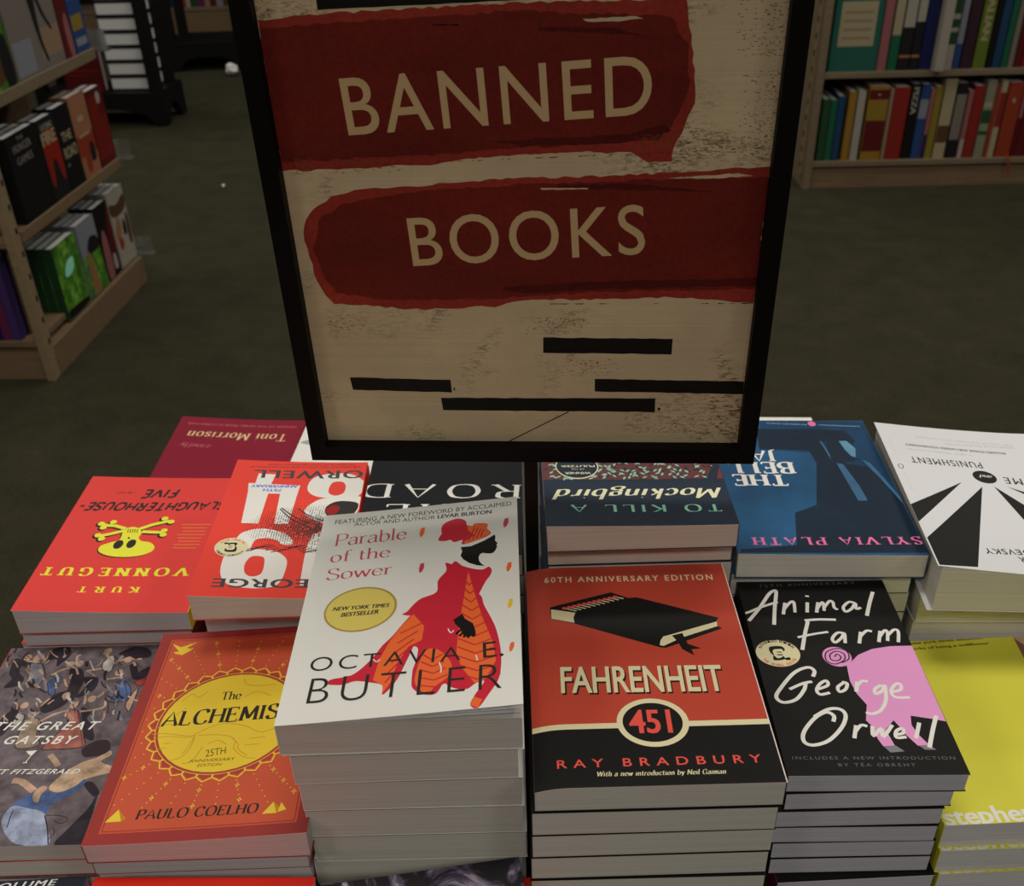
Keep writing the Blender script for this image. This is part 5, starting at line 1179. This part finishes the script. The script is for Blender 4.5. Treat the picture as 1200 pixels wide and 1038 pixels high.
LOW = [(112, 147, .225, 'forest', 'dark green spine leftmost on the lower shelf', None), (150, 180, .222, 'greenb', 'dull green spine second on the lower shelf', None), (182, 214, .235, 'tealblue', 'dark blue spine third on the lower shelf', None),
 (229, 262, .25, 'goldb', 'golden orange spine beside a white one', None), (268, 303, .252, 'whiteb', 'plain white spine right of the golden orange one', None),
 (316, 408, .268, 'goldb', 'thick maroon and gold spine with a white dot', lambda t, h: bands(t, h, ('maroonb', .12, .54), ('maroonb', .82, .95), ('yellowb', .58, .72))+[('e', 'whiteb', t*500, h*885, 4, 4)]),
 (412, 428, .258, 'tan', 'thin tan spine left of the broad red one', None), (430, 500, .262, 'redb', 'broad red spine left of the black one', None),
 (505, 548, .272, 'black_cover', 'black spine lettered in white capitals', lambda t, h: [spine_text('PIZZA', 'whiteb', t, h, .95, .60)]), (552, 592, .27, 'blueb', 'bright blue spine right of the black one', lambda t, h: bands(t, h, ('skyb', .55, .8))),
 (595, 613, .255, 'pinkb', 'thin pink and navy spine', lambda t, h: bands(t, h, ('navyb', 0, .35))), (616, 648, .26, 'yellowb', 'mustard yellow spine', None), (655, 708, .285, 'creamb', 'tall cream spine with a dark mark', lambda t, h: bands(t, h, ('brownb', .2, .42))),
 (713, 760, .272, 'nearblack', 'charcoal spine with grey band', lambda t, h: bands(t, h, ('greyb', .25, .85))), (766, 788, .245, 'pinkb', 'thin pink spine with white foot', lambda t, h: bands(t, h, ('whiteb', 0, .28))), (791, 836, .26, 'redb', 'deep red spine right of the pink one', None),
 (842, 884, .278, 'greenpale', 'pale green and white lettered spine', lambda t, h: bands(t, h, ('forest', .3, .35), ('forest', .45, .62), ('creamb', .66, .72))), (887, 904, .262, 'orangeb', 'thin orange spine', None), (906, 934, .276, 'creamb', 'cream and red striped spine', lambda t, h: bands(t, h, ('redb', .4, .85))),
 (942, 1008, .27, 'orangeb', 'broad orange-red spine with a white oval', lambda t, h: [('e', 'whiteb', t*500, h*760, 5, 9)]), (1011, 1030, .258, 'darkred', 'dark red spine with pale pink head', lambda t, h: bands(t, h, ('pinkb', .55, 1))), (1033, 1078, .285, 'maroonb', 'tall maroon spine with pink dot', lambda t, h: [('e', 'pinkb', t*500, h*820, 3, 4)]),
 (1082, 1106, .288, 'brownb', 'brown spine with a white label', lambda t, h: bands(t, h, ('whiteb', .35, .6))), (1110, 1182, .272, 'lime', 'bright lime green spine', lambda t, h: [('e', 'whiteb', t*500, h*650, 2, 4)]), (1188, 1240, .255, 'darkred', 'dark red spine right of the lime green one', None), (1244, 1300, .27, 'tealblue', 'blue spine at the far right end of the lower shelf', None)]
UP = [(176, 388, .285, 'teal', 'teal book with a large cream label', lambda t, h: [('r', 'creamb', 22, .30*h*1000, t*1000-22, .82*h*1000)]+[('r', 'tan', 34, (.38+.1*k)*h*1000, t*1000-36, (.41+.1*k)*h*1000) for k in range(4)]),
 (392, 432, .28, 'pinkb', 'dusty pink spine', None), (438, 478, .285, 'greenb', 'green spine with a cream middle', lambda t, h: bands(t, h, ('creamb', .42, .86))), (482, 532, .29, 'nearblack', 'black and white spine left of its twin', lambda t, h: bands(t, h, ('whiteb', .5, .92), ('peach', .15, .18))),
 (536, 574, .29, 'nearblack', 'black and white spine right of its twin', lambda t, h: bands(t, h, ('whiteb', .56, .92), ('peach', .15, .18))), (578, 630, .29, 'navyb', 'navy blue spine', None), (636, 678, .3, 'whiteb', 'thick white spine sticking out', None),
 (681, 724, .28, 'whiteb', 'white spine with grey-green lettering', lambda t, h: bands(t, h, ('forest', .3, .9), ('whiteb', .45, .5), ('whiteb', .6, .66))), (728, 756, .285, 'blueb', 'royal blue spine with white lettering', lambda t, h: bands(t, h, ('skyb', .3, .85))), (762, 810, .28, 'purpleb', 'dark plum spine', None),
 (818, 872, .295, 'olive', 'olive green spine lettered in cream capitals', lambda t, h: [spine_text('ITALIAN', 'creamb', t, h, .92, .32)]), (876, 898, .28, 'black_cover', 'black book added for a shaded gap', None), (902, 938, .285, 'tealblue', 'dark teal-blue spine', None), (942, 968, .28, 'greenb', 'emerald green spine', None), (972, 996, .285, 'greyb', 'thin pale grey spine', None),  # thin black book is added to darken the gap after the olive spine
 (1000, 1030, .29, 'maroonb', 'maroon spine', None), (1034, 1066, .28, 'redb', 'scarlet spine', None), (1070, 1100, .285, 'blueb', 'cobalt blue spine', None), (1104, 1130, .28, 'tan', 'thin tan spine', None), (1134, 1178, .28, 'pinkb', 'pink spine with maroon foot', lambda t, h: bands(t, h, ('maroonb', 0, .28))), (1182, 1225, .28, 'redb', 'red spine at the right end', None), (1229, 1290, .28, 'navyb', 'navy spine past the red one', None)]
for rows, z, where, k_ in ((LOW, .105, '', 1.0), (UP, .425, ' on the upper shelf of the right bookcase', 1.0)):
    for x0, x1, h, m_, lab, fn in rows:
        X0, X1 = pxx(x0), pxx(x1)
        if z > .2: X0, X1 = pxx(x0)-.053, pxx(x1)-.053
        tt = max(.006, X1-X0-.0015); out = -.02 if 'sticking out' in lab else .012+.006*random.random()
        if not where: lab2 = lab+('' if 'lower shelf' in lab else ', lower shelf')+' of the right bookcase'
        else: lab2 = lab+where
        me = upright_mesh(tt, .21, h, m_, 'pg_white', fn(tt, h) if fn else ())
        p = WM @ Vector((X0, out, z+.0005)); putbook(me, p, math.radians(-2), lab2, 'cookbooks in the right bookcase')
        if 'white oval' in lab: ribx = X1
mb = MB(); P_ = [(0, .002, .118), (0, -.006, .116), (.004, -.012, .1), (.008, -.013, .075), (.014, -.013, .045)]
for a, b in zip(P_, P_[1:]): mb.face([(a[0]-.004, a[1], a[2]), (a[0]+.004, a[1], a[2]), (b[0]+.004, b[1], b[2]), (b[0]-.004, b[1], b[2])], 'orangeb')
rb = obj('ribbon_bookmark', mb); rb.matrix_world = WM @ Matrix.Translation((ribx-.012, 0, 0)); tag(rb, 'orange ribbon bookmark hanging over the lower shelf edge', 'ribbon')
# ---------------------------------------------------------------- bookcase on the left: side facing us, front facing right
LRZ = math.radians(-4.06)
LC = empty('bookcase', (-1.242, 2.652, 0), LRZ, 'pale wooden gondola bookcase with face-out paperbacks at the left edge', 'bookcase')
LM = Matrix.Translation(LC.location) @ Matrix.Rotation(LRZ, 4, 'Z')
part('end_panel', (-.022, 0, 0), (0, .045, 1.35), 'maple_pale', LC)
mb = MB()
for k in range(20): mb.box((-.0005, .028, .1+k*.06), (.0012, .036, .114+k*.06), 'black_metal')
obj('slotted_rail', mb, LC)
part('inner_panel', (-.058, .05, .02), (-.05, .12, 1.35), 'maple', LC); part('side_panel', (-1.3, 0, 0), (-1.278, .62, 1.35), 'maple', LC); part('back_panel', (-.27, .26, .02), (-.25, .78, 1.35), 'maple', LC); part('divider', (-1.278, .2, .02), (-.27, .22, 1.35), 'maple', LC)
part('kick_board', (-1.278, .012, 0), (-.022, .03, .095), 'maple', LC)
for z in (.118, .388, .69, 1.0): part('side_shelf', (-1.278, .002, z-.018), (-.022, .2, z), 'maple', LC)
mb = MB(); mb.prism([(-.25, .0), (0, .0), (0, .085), (-.25, .088)], .046, .76, 'maple', 'y'); obj('base_shelf', mb, LC, bevel=.002)
for z in (.392, .705, 1.02):
    part('front_shelf', (-.048, .05, z-.018), (-.02, .2195, z), 'maple', LC, 0); part('front_shelf', (-.25, .22, z-.018), (-.004, .76, z), 'maple', LC); part('shelf_lip', (-.004, .046, z-.022), (.004, .76, z+.008), 'maple_grey' if z > .6 else 'maple', LC)
for z in (.09, .395, .707): part('clear_end_fence', (-.2, .79, z), (.03, .792, z+.05), 'clear_plastic', LC, 0)
for z in (.09, .395, .707): part('fence_bracket', (-.2, .76, z-.006), (.04, .793, z), 'clear_plastic', LC, 0)
FO = [  # s0, s1, height, copies, thickness, base z, cover, label, marks (mm on the front cover)
 (.205, .36, .208, 5, .027, .09, 'foliage', 'green leafy-cover paperback nearest us on the bottom front shelf', [('c', 'mint', (40, 120, 70, 150, 110, 150, 100, 120, 60, 110)), ('c', 'black_cover', (5, 3, 135, 3, 135, 20, 5, 26))]),
 (.375, .505, .215, 3, .024, .09, 'skyb', 'pale blue and green cover with a tan figure, bottom front shelf', [('r', 'foliage', .1, .1, 129.9, 120), ('c', 'nearblack', (40, 120, 70, 160, 120, 150, 125, 118)), ('c', 'peach', (30, 5, 24, 60, 34, 118, 52, 120, 66, 60, 70, 5))]),
 (.515, .615, .222, 3, .026, .09, 'black_cover', 'black cover with pale pink figure, bottom front shelf', [('c', 'pinkb', (5, 5, 8, 110, 30, 150, 48, 110, 44, 5)), ('c', 'darkred', (60, 60, 70, 160, 95, 190, 98, 60)), ('c', 'whiteb', (60, 20, 62, 60, 80, 60, 84, 20))]),
 (.625, .755, .232, 4, .024, .09, 'whiteb', 'white and brown collage cover at the far end of the bottom front shelf', [('c', 'brownb', (5, 195, 60, 185, 125, 200, 120, 160, 50, 150, 5, 165)), ('c', 'peach', (10, 100, 40, 150, 60, 120, 30, 70)), ('c', 'nearblack', (70, 90, 78, 130, 95, 120, 92, 85)), ('c', 'brownb', (100, 60, 105, 140, 125, 130, 122, 50)), ('c', 'orangeb', (20, 60, 30, 90, 55, 70, 40, 50))]),
 (.125, .303, .215, 4, .03, .393, 'black_cover', 'black cover lettered in pale capitals on the middle front shelf', [('t', 'S', 'greyb', 'THE', 62, 196, 100, 196, 9, {'b': .03}), ('t', 'S', 'greyb', 'HUNGER', 30, 170, 135, 170, 18, {'b': .03}), ('t', 'S', 'greyb', 'GAMES', 36, 140, 128, 140, 18, {'b': .03})]),
 (.31, .42, .214, 2, .03, .393, 'nearblack', 'black and red cover with pale block capitals, middle front shelf', [('c', 'flame', (8, 150, 20, 178, 90, 178, 104, 120, 100, 60, 88, 40, 76, 62, 64, 100, 44, 100, 34, 62, 22, 36, 10, 60)), ('t', 'S', 'whiteb', 'CATCHING', 20, 184, 90, 184, 14, {'b': .03}), ('t', 'S', 'creamb', 'FIRE', 12, 146, 98, 146, 32, {'b': .05})]),
 (.425, .525, .22, 2, .03, .393, 'black_cover', 'black cover with two lines of white capitals, middle front shelf', [('t', 'S', 'creamb', 'THE', 14, 128, 80, 128, 24, {'b': .03}), ('t', 'S', 'creamb', 'ROAD', 8, 84, 92, 84, 28, {'b': .03}), ('e', 'ash', 18, 66, 12, 5)]),
 (.53, .648, .226, 2, .028, .393, 'peach', 'peach and orange cover on the middle front shelf', [('r', 'orangeb', .1, 60, 117.9, 118), ('c', 'nearblack', (70, 40, 74, 84, 100, 84, 104, 40)), ('c', 'orangeb', (30, 20, 36, 90, 60, 100, 64, 20)), ('r', 'creamb', 20, 112, 96, 118), ('e', 'creamb', 56, 160, 22, 8)]),
 (.655, .775, .216, 2, .028, .393, 'darkred', 'dark red lettered cover at the far end of the middle front shelf', [('e', 'whiteb', 80, 186, 16, 17)]+[('l', 'flame', 4, (8+9*i, 20, 12+9*i, 196-(i > 6)*60)) for i in range(12)]),
 (.12, .282, .28, 3, .026, .706, 'forest', 'green and brown jungle cover nearest us on the top front shelf', [('r', 'foliage', 30, .1, 160, 279), ('c', 'brownb', (10, 20, 20, 110, 70, 140, 120, 90, 100, 20)), ('c', 'nearblack', (110, 5, 105, 90, 150, 120, 158, 10))]),
 (.29, .592, .3, 2, .03, .706, 'greyb', 'large cream cover with a dark galloping horse, top front shelf', [('r', 'tan', 170, 30, 300, 100), ('r', 'skyb', 10, 10, 120, 90), ('c', 'nearblack', (120, 296, 100, 240, 130, 230, 150, 180, 160, 110, 172, 60, 190, 20, 200, 26, 186, 70, 186, 130, 196, 170, 215, 130, 250, 90, 258, 96, 228, 140, 215, 190, 250, 200, 268, 170, 276, 180, 270, 220, 230, 250, 180, 296)), ('c', 'brownb', (20, 296, 40, 240, 70, 250, 90, 296))]),
 (.6, .668, .28, 2, .03, .706, 'maroonb', 'narrow maroon cover right of the horse book, top front shelf', [('r', 'nearblack', .1, 170, 67, 279), ('c', 'pinkb', (35, 10, 30, 90, 55, 110, 64, 10))]),
 (.676, .77, .29, 2, .026, .706, 'blueb', 'blue and yellow cover at the far end of the top front shelf', [('r', 'yellowb', 6, 60, 80, 100), ('r', 'skyb', 10, 140, 50, 240), ('r', 'tan', 50, 200, 93, 289), ('r', 'skyb', 10, 20, 84, 40)])]
for s0, s1, h, n, t_, z, m_, lab, ops in FO:
    me = upright_mesh(t_-.001, s1-s0, h, m_ if m_ != 'foliage' else 'forest', 'pg_white', (), [o for o in ops], m_)
    for k in range(n):
        wp = LM @ Vector((-.012-(k+1)*t_, s0+.001*k, z+.0005))
        putbook(me, wp, LRZ, lab if k == 0 else '%s copy behind the %s' % (ORD[k], lab.split(',')[0].split(' on the')[0].split(' at the')[0].split(' nearest')[0]), 'face-out copies of the '+lab.split(',')[0].split(' on the')[0].split(' at the')[0].split(' nearest')[0], kind='paperback_book')
SP = [(.119, 'violet', .022, .225), (.119, 'magenta', .026, .23), (.119, 'navyb', .02, .235), (.119, 'whiteb', .012, .22), (.119, 'blueb', .03, .24), (.119, 'nearblack', .03, .21), (.119, 'forest', .03, .22),
      (.389, 'maroonb', .03, .22), (.389, 'magenta', .024, .21), (.389, 'navyb', .03, .23)]
xs = {}
PRE = {.119: 'lower', .389: 'upper'}
NM = {'violet': 'violet', 'magenta': 'magenta', 'navyb': 'navy', 'whiteb': 'white', 'blueb': 'blue', 'nearblack': 'black', 'forest': 'green', 'maroonb': 'maroon'}
for z, m_, t_, h in SP:
    x = xs.get(z, -.062)-t_; xs[z] = x-.001
    putbook(upright_mesh(t_-.001, .108, h, m_, 'pg_white'), LM @ Vector((x, .008, z)), LRZ, '%s spine on the %s side shelf of the left bookcase' % (NM[m_], PRE[z]), 'spines on the side shelves of the left bookcase')
# ---------------------------------------------------------------- black display racks and the bookcase behind them
def rack(loc, rz, w, d, H, label, posts, post_w):
    r = empty('display_rack', loc, rz, label, 'rack')
    def skirt(L):
        p = [(0, .14), (0, 0), (.05, 0)]
        for i in range(9): a = math.pi*(1-i/8); p.append((L/2+(L/2-.07)*math.cos(a), .03+.055*math.sin(a)))
        return p+[(L-.05, 0), (L, 0), (L, .14)]
    for y in (0, d-.02): mb = MB(); mb.prism(skirt(w), y, y+.02, 'black_wood', 'y'); obj('arched_skirt', mb, r)
    for x in (0, w-.02): mb = MB(); mb.prism([(a+.02, b) for a, b in skirt(d-.04)], x, x+.02, 'black_wood', 'x'); obj('arched_skirt', mb, r)
    part('shelf', (0, 0, .14), (w, d, .16), 'black_wood', r); part('shelf', (0, 0, H-.03), (w, d, H), 'black_wood', r)
    for x, y in posts: part('post', (x, y, .16), (x+post_w, y+post_w, H-.03), 'black_wood', r)
    return r
rack((-2.30, 5.62, 0), math.radians(-5), .64, .32, 1.2, 'black rack with arched feet holding thick white books, behind the left bookcase', [(0, 0), (.585, 0), (0, .25), (.56, .25)], .055)
RM = Matrix.Translation((-2.30, 5.62, 0)) @ Matrix.Rotation(math.radians(-5), 4, 'Z')
mbk = MB(); mbk.box((0, 0, 0), (.2, .2, .008), 'nearblack'); mbk.box((0, 0, .058), (.2, .2, .066), 'nearblack'); mbk.box((.004, .004, .008), (.196, .196, .058), 'pg_white'); mk = mbk.mesh('book')
for k in range(7): o = putbook(mk, RM @ Vector((.375+.002*(k % 2), .06, .1605+k*.0665)), math.radians(-5), '%s thick white book counted from the bottom of the black rack' % ['lowest', 'second', 'third', 'fourth', 'fifth', 'sixth', 'seventh'][k], 'thick books stacked in the black rack')
rd = upright_mesh(.03, .2, .2, 'darkred', 'pg_white', (), [('r', 'redb', 20, 90, 180, 96), ('r', 'redb', 20, 70, 120, 75)])
o = putbook(rd, RM @ Vector((.145, .09, .1605)), math.radians(-5)-math.pi/2, 'dark red book standing left of the thick white books', None); 
rack((-1.98, 6.95, 0), math.radians(2), .46, .4, 1.1, 'black rack with arched feet farther down the aisle beside the sign', [(0, 0), (.405, 0), (0, .345), (.405, .345)], .055)
FC = empty('bookcase', (-3.4, 8.35, 0), 0, 'low wooden bookcase across the far end of the left aisle', 'bookcase')
part('kick_board', (0, 0, 0), (2.9, .02, .14), 'maple', FC); part('back_panel', (0, .3, 0), (2.9, .32, 1.4), 'black_wood', FC)
for x in (0, .96, 1.92, 2.88): part('upright', (x, -.002, 0), (x+.03, .3, 1.4), 'maple', FC)
for z in (.17, .52, .87): part('shelf', (.03, .005, z-.025), (2.88, .3, z), 'maple_grey', FC)
x = 1.0; rr = random.Random(9); CN = [('redb', 'red'), ('creamb', 'cream'), ('nearblack', 'black'), ('blueb', 'blue'), ('orangeb', 'orange'), ('whiteb', 'white'), ('forest', 'green'), ('magenta', 'magenta'), ('tan', 'tan'), ('maroonb', 'maroon'), ('skyb', 'pale blue'), ('brownb', 'brown'), ('yellowb', 'mustard'), ('pinkb', 'pink'), ('violet', 'violet'), ('lime', 'lime')]
for i in range(16):
    t_ = rr.uniform(.03, .06)
    if .0 <= 1.92-x < t_+.005: x = 1.955
    putbook(upright_mesh(t_-.002, .2, rr.uniform(.24, .3), CN[i][0], 'pg_white'), (-3.4+x, 8.37, .1705), 0, '%s spine on the bottom shelf of the low far bookcase' % CN[i][1], 'spines in the low far bookcase'); x += t_
def crumple(name, loc, r, seed, label):
    q = random.Random(seed); mb = MB(); N, K = 10, 7; V = []
    for i in range(K+1):
        for j in range(N):
            a, b = math.pi*i/K, 2*math.pi*j/N; s = r*(1 if i in (0, K) else q.uniform(.7, 1.25)); V.append((s*math.sin(a)*math.cos(b), s*math.sin(a)*math.sin(b), r*.95+s*math.cos(a)*.9))
    lo = min(v[2] for v in V); V = [(a, b, c-lo) for a, b, c in V]
    for i in range(K):
        for j in range(N): mb.face([V[i*N+j], V[(i+1)*N+j], V[(i+1)*N+(j+1) % N], V[i*N+(j+1) % N]], 'offwhite')
    return tag(obj(name, mb, loc=loc), label, 'litter')
crumple('crumpled_paper', (-1.575, 6.80, 0), .037, 4, 'crumpled white paper on the carpet beside the farther black rack')
crumple('paper_scrap', (-1.154, 4.475, 0), .0065, 6, 'tiny scrap of white paper on the open carpet in the left aisle')
